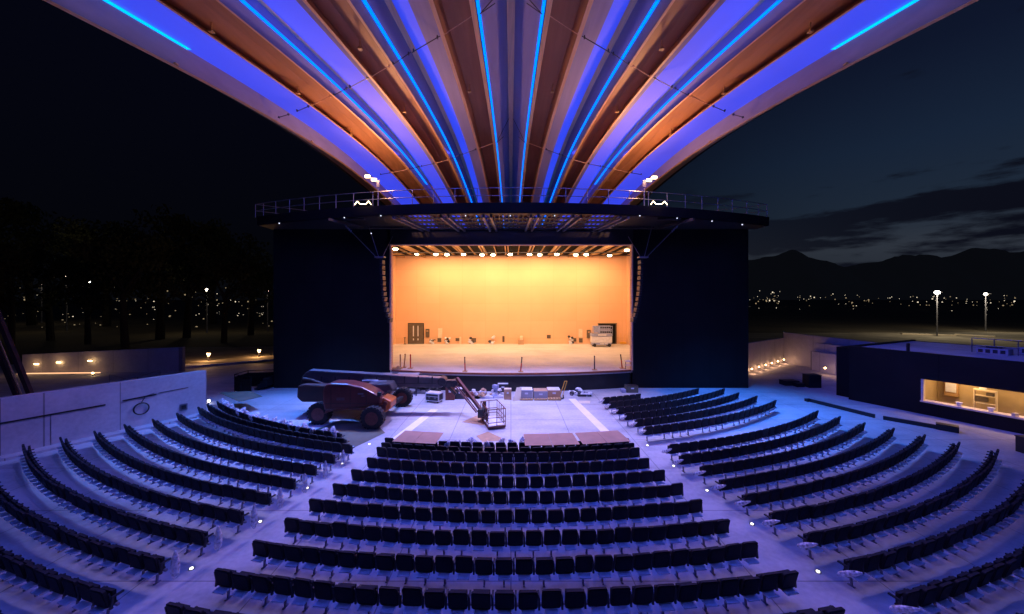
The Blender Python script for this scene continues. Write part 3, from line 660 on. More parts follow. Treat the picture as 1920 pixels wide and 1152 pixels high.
chosen = order[:300]; cid = set(id(s) for s in chosen)
def nth(k): return '%d%s' % (k, 'th' if 10 <= k % 100 <= 20 else {1: 'st', 2: 'nd', 3: 'rd'}.get(k % 10, 'th'))
def has_leg(s): return s['i'] % 5 not in (1,)
for s in chosen:
    e = {'centre': 'its left end', 'left': 'the aisle end', 'right': 'the aisle end', 'front right': 'its left end'}[s['block']]
    lab = 'dark auditorium seat, %s from %s, %s row from the stage, %s block' % (nth(s['idx']), e, ORD[s['row']-1], s['block'])
    t = thing('auditorium_seat', lab, 'seat', (s['x'], s['y']+random.uniform(-.012, .012), 0), s['rz']+random.uniform(-.03, .03), 'dark auditorium seats in curved rows')
    pts_ = [('backrest', SM[0]), ('seat_pan', SM[1]), ('armrest', SM[2]), ('leg', SM[3] if has_leg(s) else None)]
    for nm, me in pts_:
        if me is None: nm, me = 'support_beam', SM[4]
        o = D.objects.new(nm, me); COL.objects.link(o); o.parent = t
        if nm == 'backrest': o.rotation_euler = (random.uniform(-.05, .05), 0, random.uniform(-.02, .02))
    if s['i'] == 0:
        o = D.objects.new('armrest', SM[2]); COL.objects.link(o); o.parent = t; o.location = (-.54, 0, 0)
b = MB()
mm = [SM[0], SM[1], SM[2], SM[3], SM[4]]
for s in seats:
    if id(s) in cid: continue
    if s['px'] < -400 or s['px'] > 2350: continue
    Rm = Matrix.Translation((s['x'], s['y'], 0)) @ Matrix.Rotation(s['rz'], 4, 'Z')
    for k, me in enumerate(mm):
        if k == 3 and not has_leg(s): continue
        if k == 4 and has_leg(s): continue
        base = len(b.v)
        b.v += [tuple(Rm @ v.co) for v in me.vertices]
        for p in me.polygons:
            b.f.append(tuple(base+i for i in p.vertices)); b.mi.append((0, 0, 2, 3, 3)[k] if k != 1 else p.material_index)
o = b.build('auditorium_seats', ['seat', 'pan', 'arm', 'leg'], fix=False); o['kind'] = 'stuff'; o['label'] = 'mass of smaller dark seats in curved rows farther from the viewer'; o['category'] = 'seats'
# end-of-row armrest tables / plastic bags
def crumple(seed, h=.62, w=.22):
    b = MB(); b.ball((0, 0, h*.5), 1, 12, 9, (w, w, h*.5), .0)
    r = seed*3.7
    out = []
    for x, y, z in b.v:
        t = z/h; k = (1.1-.55*t)*(1+.3*noise.noise(Vector((x*9, y*9, z*6+r)))); out.append((x*k, y*k, z+.05*noise.noise(Vector((x*7+r, y*5, z*9)))))
    b.v = out; return b.mesh('film', 'film')
CR_ = [crumple(i, .8, .12) for i in range(4)]
for bl, rw, L, Rr in ends:
    if bl == 'left' and 4 <= rw <= 10:
        x, y, a = Rr; o = D.objects.new('plastic_bag', CR_[rw % 4]); COL.objects.link(o); R = AC-rowY(rw-3); aa = a+.42/R
        o.location = (R*math.sin(aa), AC-R*math.cos(aa)+.05, .25); o.rotation_euler = (0, 0, rw); tag(o, 'clear crumpled bag over the aisle end of the left block, %s row from the stage' % ORD[rw-1], 'plastic bag', 'clear bags on row ends')
    if bl in ('right', 'front right') and not (bl == 'right' and rw > 9):
        x, y, a = L; o = D.objects.new('plastic_bag', CR_[rw % 4]); COL.objects.link(o); R = math.hypot(x, AC-y); aa = a-.34/R
        o.location = (R*math.sin(aa), AC-R*math.cos(aa)-.02, .5); o.rotation_euler = (rad(58), 0, aa+.5); o.scale = (.75, .75, .75)
        tag(o, 'clear crumpled bag on the armrest at the aisle end, %s row, %s block' % (ORD[rw-1], bl), 'plastic bag', 'clear bags on row ends')
# film on the first row seats
k = 0
for s in seats:
    if s['row'] == 1 and s['block'] == 'left' or (s['row'] == 1 and s['block'] == 'centre' and 885-70 < s['px'] < 985):
        k += 1; o = D.objects.new('plastic_wrap', CR_[k % 4]); COL.objects.link(o)
        o.location = (s['x']+random.uniform(-.1, .1), s['y']+.1, .62); o.rotation_euler = (random.uniform(-.9, .9), random.uniform(-.9, .9), random.uniform(0, 6)); o.scale = (1.7, 1.5, .6)
        if s['block'] == 'left': tag(o, 'white plastic wrap on the first row left block, %s from the aisle end' % nth(s['idx']), 'plastic wrap', 'plastic wraps on the front seats')
        else: tag(o, 'white plastic wrap on the first centre row, %s seat from its left end' % nth(s['idx']), 'plastic wrap', 'plastic wraps on the front seats')
# boards laid over the first centre row
for i, (p0, p1, lab) in enumerate((((737, 0), (822, 0), 'brown hardboard sheet over the front centre seats at far left'), ((983, 0), (1083, 0), 'long brown hardboard sheet on the front centre seats right of middle'), ((1088, 0), (1182, 0), 'brown hardboard sheet over the front centre seats at far right'))):
    R = AC-rowY(-1); Yf = rowY(-1)
    a0 = math.atan((p0[0]-CX)/F*Yf/R); a1 = math.atan((p1[0]-CX)/F*Yf/R); nn = 2
    b = MB(); 
    for j in range(nn):
        u0 = a0+(a1-a0)*j/nn; u1 = a0+(a1-a0)*(j+1)/nn-.0006
        for zz, rr0, rr1 in ((.93+(j % 2)*.002, R-.75, R+.62),):
            def q(u, r, z): return (r*math.sin(u), AC-r*math.cos(u), z)
            A = [q(u0, rr1, zz), q(u1, rr1, zz), q(u1, rr0, zz+.05), q(u0, rr0, zz+.05)]
            B = [(x, y, z-.018) for x, y, z in A]
            b.quad(*A); b.quad(*B)
            for m_ in range(4): b.quad(A[m_], A[(m_+1) % 4], B[(m_+1) % 4], B[m_])
    tag(b.build('board_sheet', 'ply'), lab, 'board')
# aisle markers
for i, (px, py, lab) in enumerate(((359, 1067, 'round floor light in the left aisle, nearest the viewer'), (488, 979, 'round floor light in the left aisle, second nearest'), (576, 916, 'round floor light in the left aisle, third nearest'), (641.6, 870, 'round floor light in the left aisle, fourth nearest'), (692.7, 833.7, 'round floor light in the left aisle, farthest one'),
        (1533.7, 1073, 'round floor light in the right aisle, nearest the viewer'), (1410, 983.6, 'round floor light in the right aisle, second nearest'), (1325.6, 920.6, 'round floor light in the right aisle, third nearest'), (1263, 874.5, 'round floor light in the right aisle, fourth nearest'), (1213.9, 836, 'round floor light in the right aisle, farthest one'))):
    p = G(px, py); t = thing('aisle_light', lab, 'floor light', p, 0, 'floor lights along the aisles')
    b = MB(); b.tube((0, 0, .0), (0, 0, .012), .085, 14); b.build('ring', 'greysteel', t); b = MB(); b.tube((0, 0, .012), (0, 0, .03), .042, 12); b.build('lens', 'marker', t)
# ---------------------------------------------------------------- floor stripes, mats
for a, c, w_, lab in (((815, 768), (740, 826), .62, 'pale stripe on the floor right of the boom lift'), ((1072, 748), (1152, 826), .62, 'pale stripe on the floor beside the front right seats')):
    A = G(*a); B = G(*c); d = (B-A).normalized(); nrm = Vector((-d.y, d.x, 0))*w_/2*.9
    b = MB(); b.quad(A-nrm+Vector((0, 0, .005)), A+nrm+Vector((0, 0, .005)), B+nrm+Vector((0, 0, .005)), B-nrm+Vector((0, 0, .005))); o = b.build('pale_floor_strip', 'stripe'); o['kind'] = 'structure'
def flat(name, pix, z, m_, lab, cat, th=.006):
    P = [G(*p) for p in pix]; b = MB(); b.prism([(p.x, p.y) for p in P], z, z+th, 'Z'); return tag(b.build(name, m_), lab, cat)
flat('floor_mat', [(410, 760), (470, 757), (492, 768), (448, 779)], .92, 'mat', 'grey green board lying over the front left seats near the wall', 'board', .03)
flat('floor_mat', [(592, 806), (640, 788), (706, 796), (722, 812), (668, 838), (640, 830)], .008, 'mat', 'grey green floor protection sheet between boom lift and left aisle', 'floor sheet')
flat('cardboard_sheet', [(866, 792), (902, 776), (925, 792), (906, 798)], .008, 'card', 'tan cardboard sheet on the floor by the lift basket', 'cardboard')
flat('cardboard_sheet', [(893, 818), (915, 810), (950, 826), (905, 829)], .008, 'card', 'tan cardboard sheet on the floor behind the front centre seats', 'cardboard')
flat('paper_sheet', [(1085, 752), (1107, 752), (1106, 757), (1086, 757)], .008, 'cream', 'small pale paper on the floor beside the right stripe', 'paper')

# ---------------------------------------------------------------- boom lift
YBm = 25.6
z_l = ZA(697, YBm); z_r = ZA(709, YBm)
bl = thing('boom_lift', 'maroon and orange telescopic boom lift parked on the floor before the stage', 'boom lift', (-10, 24.8, 0)); O = Vector((-10, 24.8, 0))
def bp(b, nm, m_, **k): o = b.build(nm, m_, k.pop('parent', bl), **k); o.location = -O if o.parent == bl else (0, 0, 0); return o
for (X, Y) in ((-12.15, 23.4), (-8.45, 22.55), (-8.0, 27.2), (-11.9, 27.9)):
    R = .66; b = MB(); b.tube((X, Y-.27, R), (X, Y+.27, R), R, 28); tw = bp(b, 'tyre', 'tyre', bevel=.07); tw.name = 'wheel'
    b = MB()
    for k in range(20):
        a = 2*PI*k/20; c = Vector((X+math.cos(a)*R, Y, R+math.sin(a)*R)); b.box(c, (.09, .5, .14), mtx=Matrix.Rotation(-a, 3, 'Y'))
    bp(b, 'tread', 'tyre', parent=tw)
    b = MB(); b.tube((X, Y-.285, R), (X, Y-.26, R), .40, 20).tube((X, Y-.31, R), (X, Y-.27, R), .16, 12); bp(b, 'rim', 'rim', parent=tw)
b = MB(); b.prism([(-11.6, .86), (-8.9, .86), (-8.7, 1.12), (-11.8, 1.12)], 24.5, 26.9, 'Y'); bp(b, 'chassis', 'bronze', bevel=.06)
b = MB(); b.bar((-12.1, 23.6, .68), (-11.9, 27.6, .68), .3, .25).bar((-8.4, 22.8, .68), (-8.0, 27.0, .68), .3, .25); bp(b, 'axle', 'darksteel', bevel=.03)
b = MB(); b.prism([(-9.1, .35), (-8.2, .5), (-7.6, 1.0), (-7.55, 1.45), (-8.1, 1.72), (-8.8, 1.7), (-9.0, 1.2)], 23.2, 24.4, 'Y'); bp(b, 'front_fork', 'orange', bevel=.08)
b = MB(); b.box((-8.1, 23.1, 1.1), (.5, .08, .35)).tube((-7.9, 23.18, 1.35), (-7.9, 23.08, 1.35), .14, 12); bp(b, 'fork_cover', 'rim')
hood = [(-11.65, .95), (-11.75, 1.6), (-11.72, 2.35), (-11.55, 2.58), (-11.2, 2.66), (-10.2, 2.62), (-9.3, 2.42), (-8.55, 2.05), (-8.05, 1.68), (-8.1, 1.35), (-8.6, 1.2), (-10.8, 1.05)]
b = MB(); b.prism(hood, 22.9, 24.15, 'Y'); hd = bp(b, 'engine_hood', 'bronze', bevel=.12)
for f in hd.data.polygons: f.use_smooth = False
b = MB(); b.prism([(-11.7, .72), (-11.55, 1.05), (-8.4, 1.2), (-8.5, .95), (-10.3, .98), (-11.2, .9)], 23.0, 24.1, 'Y'); bp(b, 'hood_skirt', 'rim', bevel=.04)
b = MB(); b.box((-9.35, 22.885, 2.02), (.36, .012, .09)).box((-10.6, 22.885, 1.75), (.5, .012, .03)).box((-10.6, 22.885, 1.65), (.5, .012, .03)).box((-9.2, 22.885, 1.88), (.2, .012, .04)); bp(b, 'decal', 'greysteel')
b = MB()
for xs_ in (-11.2, -10.0, -9.0): b.box((xs_, 22.89, 1.7), (.02, .02, 1.2))
b.box((-10.1, 22.89, 1.42), (3.0, .02, .02)); bp(b, 'panel_seam', 'blackin')
b = MB()
for k in range(3):
    pts_h = [(-8.3+.1*k, 23.3+.2*k, 1.75), (-7.9+.08*k, 23.4+.2*k, 2.05), (-7.6, 24.2+.15*k, 1.9), (-7.9, 25.0, 1.5)]
    for a_, c_ in zip(pts_h, pts_h[1:]): b.tube(a_, c_, .03, 6)
bp(b, 'hydraulic_hose', 'blackin')
b = MB()
for k in range(9): b.box((-13.0+k*.95, YBm-.33, (z_l+z_r)/2-.3), (.1, .03, .5))
b.box((-9.2, YBm-.335, (z_l+z_r)/2-.52), (8.2, .02, .05)); bp(b, 'boom_rib', 'darksteel')
b = MB(); b.box((-8.2, 22.98, 1.98), (.25, .2, .28)); bp(b, 'control_panel', 'darksteel', bevel=.03)
b = MB(); b.tube((-10, 25.2, .9), (-10, 25.2, 1.35), 1.05, 28); bp(b, 'turntable', 'boomgrey')
b = MB(); b.prism([(-14.0, 1.0), (-14.35, 1.3), (-14.3, 2.1), (-13.8, 2.2), (-11.6, 2.1), (-11.6, 1.2), (-12.4, 1.0)], 24.6, 26.4, 'Y'); bp(b, 'counterweight', 'rust', bevel=.12)
b = MB(); b.prism([(-9.9, 1.3), (-9.6, 2.3), (-8.0, 2.35), (-7.75, 1.9), (-8.4, 1.25)], 24.2, 26.2, 'Y'); bp(b, 'tank_cover', 'boomgrey', bevel=.1)
b = MB(); b.prism([(-14.4, z_l-.35), (-14.1, z_l+.02), (-13.7, z_l+.08), (-4.75, z_r), (-4.75, z_r-.62), (-13.7, z_l-.85), (-14.3, z_l-.75)], YBm-.32, YBm+.32, 'Y'); bp(b, 'main_boom', 'boomgrey', bevel=.05)
b = MB(); b.prism([(-13.9, z_l+.06), (-13.9, z_l+.14), (-4.9, z_r+.06), (-4.9, z_r-.02)], YBm-.34, YBm+.3, 'Y'); bp(b, 'boom_top_plate', 'greysteel')
b = MB(); b.prism([(-14.2, 1.3), (-14.45, 1.9), (-14.25, z_l-.3), (-13.6, z_l-.4), (-12.2, 2.0), (-12.4, 1.3)], YBm-.55, YBm+.55, 'Y'); bp(b, 'tower_link', 'rust', bevel=.1)
b = MB(); b.tube((-13.2, YBm-.38, 1.7), (-9.3, YBm-.38, 2.0), .08, 10); bp(b, 'lift_cylinder', 'greysteel')
b = MB(); b.box((-9.6, YBm-.5, 2.35), (1.1, .06, .1)).box((-8.9, YBm-.55, 2.28), (.9, .05, .16)); bp(b, 'hose_cover', 'white', bevel=.02)
b = MB(); b.tube((-4.75, YBm-.4, z_r-.2), (-4.75, YBm+.4, z_r-.2), .30, 14); b.box((-4.3, YBm, z_r-.35), (.7, .5, .45)); b.tube((-3.9, YBm-.35, z_r-.35), (-3.9, YBm+.35, z_r-.35), .25, 12); b.bar((-4.6, YBm, z_r-.4), (-3.8, YBm-.1, z_r-1.1), .2); bp(b, 'knuckle', 'darksteel', bevel=.03)
j0 = Vector((-3.75, YBm-.1, ZA(712, 25.4))); j1 = Vector((-1.95, 23.7, .62))
b = MB(); b.bar(j0+Vector((.0, 0, .08)), j1+Vector((.05, 0, .12)), .2, .2); bp(b, 'jib', 'bronze', bevel=.03)
b = MB(); b.tube(j0+Vector((-.28, 0, -.25)), j1+Vector((-.28, 0, -.0)), .055, 8).tube(j0+Vector((-.15, 0, -.2)), j1+Vector((-.15, 0, -.0)), .035, 8); bp(b, 'jib_cylinder', 'rim')
b = MB(); b.box(j1+Vector((.05, 0, -.05)), (.45, .4, .55)).tube(j1+Vector((.25, 0, -.35)), j1+Vector((.25, 0, .7)), .12, 10); bp(b, 'rotator', 'darksteel', bevel=.03)
bk = Vector((-1.15, 23.3, .12)); bx, by = .55, 1.0
b = MB(); b.box(bk, (bx*2, by*2, .14)); bas = bp(b, 'basket', 'bronze', bevel=.02)
rz_ = 0.12
def brot(o):
    Rm = Matrix.Translation(bk) @ Matrix.Rotation(.30, 4, 'Z') @ Matrix.Translation(-bk); o.data.transform(Rm)
brot(bas)
def bpart(b, nm, m_): o = b.build(nm, m_, bas); brot(o); return o
b = MB(); b.box(bk+Vector((0, 0, .09)), (bx*1.8, by*1.85, .03)); bpart(b, 'basket_floor', 'pan')
b = MB(); P = [(-bx, -by), (bx, -by), (bx, by), (-bx, by)]
for i in range(4):
    a = Vector((*P[i], 0)); c = Vector((*P[(i+1) % 4], 0)); nn = 2 if i % 2 == 0 else 4
    for k in range(nn):
        p = bk+a.lerp(c, k/nn); b.tube(p, p+Vector((0, 0, 1.1)), .022, 6)
    for z in (1.1, .6, .3): b.tube(bk+a+Vector((0, 0, z)), bk+c+Vector((0, 0, z)), .022 if z < 1 else .028, 6)
bpart(b, 'guard_rail', 'bronze')
b = MB(); b.box(bk+Vector((-bx+.05, .1, .85)), (.2, .55, .25)).box(bk+Vector((-bx+.1, -.2, .45)), (.12, .3, .5)); bpart(b, 'control_box', 'darksteel')

# ---------------------------------------------------------------- cases and boxes before the stage
p = G(813, 756)
t = thing('flight_case', 'black flight case with white edges on castors, standing alone on the floor', 'flight case', (p.x, p.y+.3, 0), rad(-18))
b = MB(); b.box((0, 0, .42), (1.1, .7, .5)); b.build('body', 'darksteel', t)
b = MB(); b.box((0, 0, .71), (1.14, .74, .08)).box((0, 0, .17), (1.14, .74, .06))
for sx in (-1, 1):
    for sy in (-1, 1): b.box((sx*.55, sy*.35, .44), (.07, .07, .5))
for sy in (-1, 1): b.box((0, sy*.355, .5), (1.1, .03, .04))
b.build('edge_trim', 'white', t)
b = MB(); b.box((0, 0, .755), (1.0, .62, .015)); b.build('lid_panel', 'cream', t)
for sx in (-1, 1):
    for sy in (-1, 1): b = MB(); b.tube((sx*.42, sy*.26-.03, .07), (sx*.42, sy*.26+.03, .07), .07, 10); b.build('castor', 'tyre', t)
b = MB(); b.box((-.25, -.365, .4), (.18, .02, .12)).box((.25, -.365, .4), (.18, .02, .12)); b.build('latch', 'greysteel', t)
def crate(px0, px1, pytop, pybot, depth, m_, name, lab, cat, extra=None, rz=0, label=False):
    B = G((px0+px1)/2, pybot); w = (px1-px0)/F*B.y; h = (pybot-pytop)/F*B.y
    h = max(.15, h-depth*.22)
    t = thing(name, lab, cat, (B.x, B.y+depth/2, 0), rz)
    b = MB(); b.box((0, 0, h/2), (w, depth, h)); b.build('body', m_, t, bevel=.015)
    b = MB(); b.box((0, 0, h+.012), (w*.98, depth*.98, .022)); b.build('lid', extra or m_, t, bevel=.005)
    b = MB(); b.box((0, -depth/2-.006, h*.66), (w*.26, .01, h*.18)); b.build('label_plate', 'white', t)
    return t, w, h
crate(835, 852, 722, 751, .6, 'rim', 'equipment_case', 'dark red upright case under the boom tip', 'case', 'card')
crate(853, 872, 727, 749, .6, 'darksteel', 'equipment_case', 'black upright case just right of the dark red one', 'case', 'white')
crate(945, 959, 728, 750, .5, 'card', 'cardboard_box', 'tall narrow cardboard box left of the pallets', 'box', 'cream')
crate(933, 953, 718, 737, .6, 'darksteel', 'speaker_case', 'black case with pale edges standing against the stage front', 'case', 'white')
crate(975, 999, 727, 750, 1.0, 'screen', 'pallet_crate', 'grey crate with white lid on the left pallet', 'crate', 'white')
crate(1001, 1027, 729, 750, 1.0, 'screen', 'pallet_crate', 'grey crate between the white lidded crates', 'crate', 'card')
crate(1027, 1051, 727, 748, 1.0, 'card', 'pallet_crate', 'brown crate with white lid, rightmost of the pallet row', 'crate', 'white')
crate(991, 1008, 722, 733, .6, 'cream', 'cardboard_box', 'cream box on top of the middle of the pallet row', 'box', 'white')
for i, (px, lab) in enumerate(((987, 'wooden pallet under the left crate'), (1014, 'wooden pallet under the middle crate'), (1040, 'wooden pallet under the right crate'))):
    B = G(px, 751.5); t = thing('wooden_pallet', lab, 'pallet', (B.x, B.y+.5, 0)); b = MB()
    for k in range(5): b.box((-.44+k*.22, 0, .11), (.14, 1.1, .02))
    b.build('deck_boards', 'rafter', t); b = MB()
    for k in (-.45, 0, .45): b.box((0, k, .05), (1.0, .09, .09))
    b.build('runner', 'rafter', t)
b = MB(); B = G(970, 752); b.quad((-.35, -.1, .0), (.25, .1, 0), (.35, .35, .95), (-.05, .3, .95)); b.quad((-.35, -.08, .02), (.25, .12, 0.02), (.35, .37, .97), (-.05, .32, .97)); o = b.build('leaning_board', 'cream'); o.location = (B.x, B.y, 0); tag(o, 'pale board leaning on the left end of the pallet row', 'board')
B = G(1052, 750); t = thing('hand_truck', 'hand truck with yellow handle at the right end of the pallets', 'hand truck', (B.x, B.y+.4, 0))
b = MB(); b.tube((-.05, 0, .15), (.35, .1, 1.35), .025, 8).tube((.15, 0, .15), (.55, .1, 1.35), .025, 8).tube((.35, .1, 1.35), (.55, .1, 1.35), .025, 8); b.build('frame', 'yellow', t)
b = MB(); b.box((0, -.15, .04), (.45, .3, .03)); b.build('toe_plate', 'darksteel', t)
for dx in (-.1, .25): b = MB(); b.tube((dx-.03, .1, .14), (dx+.03, .1, .14), .14, 12); b.build('wheel', 'tyre', t)
for i, (px, py, w, hh, mats, lab) in enumerate(((790, 739, 1.3, .75, ['greysteel', 'darksteel'], 'grey bagged heap behind the flight case'), (806, 737, 1.6, .6, ['darksteel', 'blackin'], 'dark bagged heap at the stage front behind the flight case'),
        (886, 748, 1.2, .7, ['white', 'rim'], 'mixed heap of pale parts behind the lift jib'), (905, 748, 1.3, .7, ['white', 'card'], 'heap of pale parts behind the lift basket'),
        (928, 747, 1.3, 1.15, ['white', 'liftblue'], 'white plastic wrapped bundle behind the basket'), (1083, 742, 1.0, .45, ['white', 'darksteel'], 'small heap of tools near the right floor stripe'), (1096, 744, 1.1, .35, ['darksteel', 'white'], 'low dark tray with pale bits right of the tool heap'))):
    B = G(px, py); r = random.Random(i+30); pts = []
    for k in range(13):
        x = r.uniform(-w/2, w/2); pts.append((x, r.uniform(-.25, .25), r.uniform(.08, hh*(1-.6*abs(x)/(w/2))), r.uniform(.12, .26), r.randint(0, 1)))
    b = MB()
    for (x, y, z, s_, k) in pts:
        b.cur = k
        if r.random() < .45: b.box((x, y, max(.06, z-.1)), (s_*1.8, s_*1.4, s_*1.1), r.uniform(0, 3))
        else: b.ball((x, y, z), s_, 8, 6, (1, .8, .8), .7, r.random()*9)
    b.cur = 0; b.box((0, 0, .09), (w, .7, .16))
    o = b.build('material_heap', mats); o.location = (B.x, B.y+.3, 0); tag(o, lab, 'heap')
t, w_, h_ = crate(1175, 1197, 721, 737, .7, 'mat', 'road_case', 'green grey road case with dark lid against the right black wall', 'case', 'darksteel')
crate(1166, 1174, 729, 737, .5, 'liftblue', 'small_box', 'small pale blue box left of the road case', 'box')
# low step under boom / thin boards on stage edge
for px0, px1, lab in ((696, 732, 'thin pale platform behind the boom, left one'), (744, 785, 'thin pale platform behind the boom, right one')):
    t = thing('side_platform', lab, 'platform', (XA((px0+px1)/2, 30.5), 30.5, 0)); w_ = (px1-px0)/F*30.5
    b = MB(); b.box((0, 0, 1.66), (w_, 1.0, .08)); b.build('top', 'screen', t); b = MB()
    for sx in (-1, 1):
        for sy in (-1, 1): b.box((sx*w_*.45, sy*.42, .8), (.07, .07, 1.6))
    b.build('leg', 'darksteel', t)

# ---------------------------------------------------------------- left walls and surroundings
def wall(name, A, B, h0, h1, th, m_, lab, side=1, root=None):
    A = Vector(A); B = Vector(B); d = (B-A).normalized(); nrm = Vector((-d.y, d.x, 0))*th*side
    b = MB(); P = [A, B, B+nrm, A+nrm]; base = [(p.x, p.y, -.005) for p in P]; top = [(P[0].x, P[0].y, h0), (P[1].x, P[1].y, h1), (P[2].x, P[2].y, h1), (P[3].x, P[3].y, h0)]
    b.quad(*base); b.quad(*top)
    for k in range(4): b.quad(base[k], base[(k+1) % 4], top[(k+1) % 4], top[k])
    return b
A = Vector((-21.1, 25.5, 0)); B = Vector((-27.6, 14.6, 0)); d = (B-A).normalized(); nr = Vector((-d.y, d.x, 0)); 
if nr.x > 0: nr = -nr
t = thing('retaining_wall', 'long pale concrete wall with a dark groove along the left seats', 'wall', A)
b = wall('w', (0, 0, 0), B-A, 2.96, 2.96, .45, 'wallconc', '', 1 if Vector((-d.y, d.x, 0)).x < 0 else -1); b.build('wall_body', 'wallconc', t)
b = MB(); off = -nr*.02
def onw(s_, z, o=.02): return d*s_-nr*o+Vector((0, 0, z))
b.bar(onw(4.8, 1.78), onw(12, 1.70), .05, .07); b.bar(onw(2.6, 1.9, .03), onw(4.1, 1.84, .03), .05, .07); b.bar(onw(1.0, 2.0, .02), onw(2.5, 1.95, .02), .02, .03); b.build('cable_groove', 'blackin', t)
b = MB(); b.box(onw(1.25, .75, .03), (.06, .4, .42), math.atan2(d.y, d.x)-PI/2); b.build('socket_box', 'greysteel', t); b = MB(); b.box(onw(1.25, .75, .07), (.04, .25, .26), math.atan2(d.y, d.x)-PI/2); b.build('socket_cover', 'darksteel', t)
b = MB(); b.box(onw(6.8, .9, .012), (.015, .02, 1.7), math.atan2(d.y, d.x)-PI/2); b.build('panel_joint', 'darksteel', t)
b = MB(); c = A+onw(3.3, 1.18, .08)
for lp in range(2):
    for k in range(24):
        a0 = 2*PI*k/24; a1 = 2*PI*(k+1)/24; r_ = .36-.03*lp
        b.tube(c-d*0+d*math.cos(a0)*r_+Vector((0, 0, math.sin(a0)*r_))-nr*.02*lp, c+d*math.cos(a1)*r_+Vector((0, 0, math.sin(a1)*r_))-nr*.02*lp, .022, 6, cap=False)
b.tube(c+Vector((0, 0, .36)), A+onw(3.1, 1.9, .06), .02, 6).tube(A+onw(3.1, 1.9, .06), A+onw(2.7, 2.0, .06), .02, 6); tag(b.build('cable_coil', 'blackin'), 'black coil of cable hanging on the pale left wall', 'cable')
# raised kerb along foot
b = MB(); b.bar(A+onw(-.2, .06, .35), A+onw(12.5, .06, .35), .7, .12); o = b.build('kerb', 'wallconc'); o['kind'] = 'structure'
# wall B
A2 = Vector((-35.7, 40, 0)); B2 = Vector((-52.2, 39.3, 0))
t = thing('garden_wall', 'free standing pale wall with three small lamps, behind the left retaining wall', 'wall', A2)
b = wall('w', (0, 0, 0), B2-A2, 2.65, 1.95, .35, 'wallconc', '', -1); b.build('wall_body', 'wallconc', t)
for i, (px, py) in enumerate(((70, 683), (112, 680), (170.5, 677))):
    Y = 39.4; p = Vector((XA(px, Y), Y-.02, ZA(py, Y)))
    t = thing('wall_lamp', 'small warm lamp on the far left pale wall, %s one' % ('left', 'middle', 'right')[i], 'wall lamp', p, 0, 'lamps on the far left wall')
    b = MB(); b.box((0, -.06, .12), (.5, .12, .05)); b.build('hood', 'greysteel', t); b = MB(); b.box((0, -.08, .02), (.42, .1, .12)); b.build('lens', 'warm', t, bevel=.03)
    lamp('wall_lamp_glow', 'POINT', p+Vector((0, -.5, .15)), 9, (1, .55, .25), size=.1)
b = MB(); 
A3 = Vector((XA(200, 39.9), 39.25, .04)); B3 = Vector((XA(44, 39.2), 38.75, .04)); b.bar(A3, B3, .12, .08); tag(b.build('base_glow_strip', emit('warm strip', (1, .5, .25), 1.6)), 'warm glowing strip at the foot of the far left wall', 'glowing strip')  # warm emissive bar along the wall base
# railing ramp between the walls
t = thing('ramp_railing', 'thin pale handrail on the ramp behind the left wall', 'railing', G(250, 720)); o0 = Vector(t.location)
b = MB(); L_ = [G(205, 722), G(232, 730), G(258, 728), G(300, 712)]
for q_ in L_: b.tube(q_-o0, q_-o0+Vector((0, 0, .95)), .02, 6)
b.build('post', 'greysteel', t); b = MB()
for h in (.95, .5):
    for a_, c_ in zip(L_, L_[1:]): b.tube(a_-o0+Vector((0, 0, h)), c_-o0+Vector((0, 0, h)), .02, 6)
b.build('rail', 'greysteel', t)
p = G(174, 705); t = thing('path_light', 'small warm light low on the ramp behind the left wall', 'path light', p); b = MB(); b.tube((0, 0, 0), (0, 0, .22), .05, 8); b.build('stem', 'darksteel', t); b = MB(); b.ball((0, 0, .28), .1); b.build('lens', 'warm', t)
# bollards
for i, (px, pb, pt) in enumerate(((391, 677, 658), (486, 669, 652))):
    p = G(px, pb); h = (pb-pt)/F*p.y*.8
    t = thing('bollard_light', 'lit bollard beside the amber path, %s one' % ('nearer', 'farther')[i], 'bollard', p, 0, 'bollards along the left path')
    b = MB(); b.tube((0, 0, 0), (0, 0, h*.6), .12, 12); b.build('post', 'darksteel', t); b = MB(); b.tube((0, 0, h*.6), (0, 0, h*.95), .1, 12, .2); b.build('lens', 'warm', t); b = MB(); b.tube((0, 0, h*.95), (0, 0, h*1.02), .24, 12); b.build('cap', 'darksteel', t)
    lamp('bollard_glow', 'POINT', p+Vector((0, -.4, h*.9)), 260, (1, .5, .2), size=.2)
b = MB(); b.bar(G(343, 690)+Vector((0, 0, .08)), G(520, 675)+Vector((0, 0, .08)), .5, .16); o = b.build('kerb', 'wallconc'); o['kind'] = 'structure'
p = G(391.5, 757); t = thing('marker_post', 'small bright white marker lamp at the end of the left wall', 'marker lamp', p); b = MB(); b.tube((0, 0, 0), (0, 0, .15), .05, 8); b.build('stem', 'darksteel', t); b = MB(); b.ball((0, 0, .2), .09); b.build('lens', 'whitelamp', t)
# black railing/stair beside the stage house
t = thing('side_stair', 'black railed steps against the left side of the stage house', 'stairs', (-22.3, 32.5, 0))
b = MB()
for k in range(4): b.box((.2+.25*k, .6, .18*(k+1)/1.0*.5+.2*k*.5), (.3, 2.4, .18+.18*k))
b.build('step', 'blackin', t); b = MB()
for (x, y) in ((-1.2, -1.2), (-1.2, .4), (-.2, -1.8), (.9, -2.2), (1.0, .8)):
    b.tube((x, y, 0), (x, y, 1.5), .035, 6)
for (a_, c_) in (((-1.2, -1.2), (-1.2, .4)), ((-1.2, -1.2), (-.2, -1.8)), ((-.2, -1.8), (.9, -2.2)), ((-1.2, .4), (1.0, .8))):
    for h in (1.5, .9, .3): b.tube((*a_, h), (*c_, h), .03, 6)
    b.quad((*a_, .1), (*c_, .1), (*c_, 1.3), (*a_, 1.3))
b.build('railing', 'black', t)
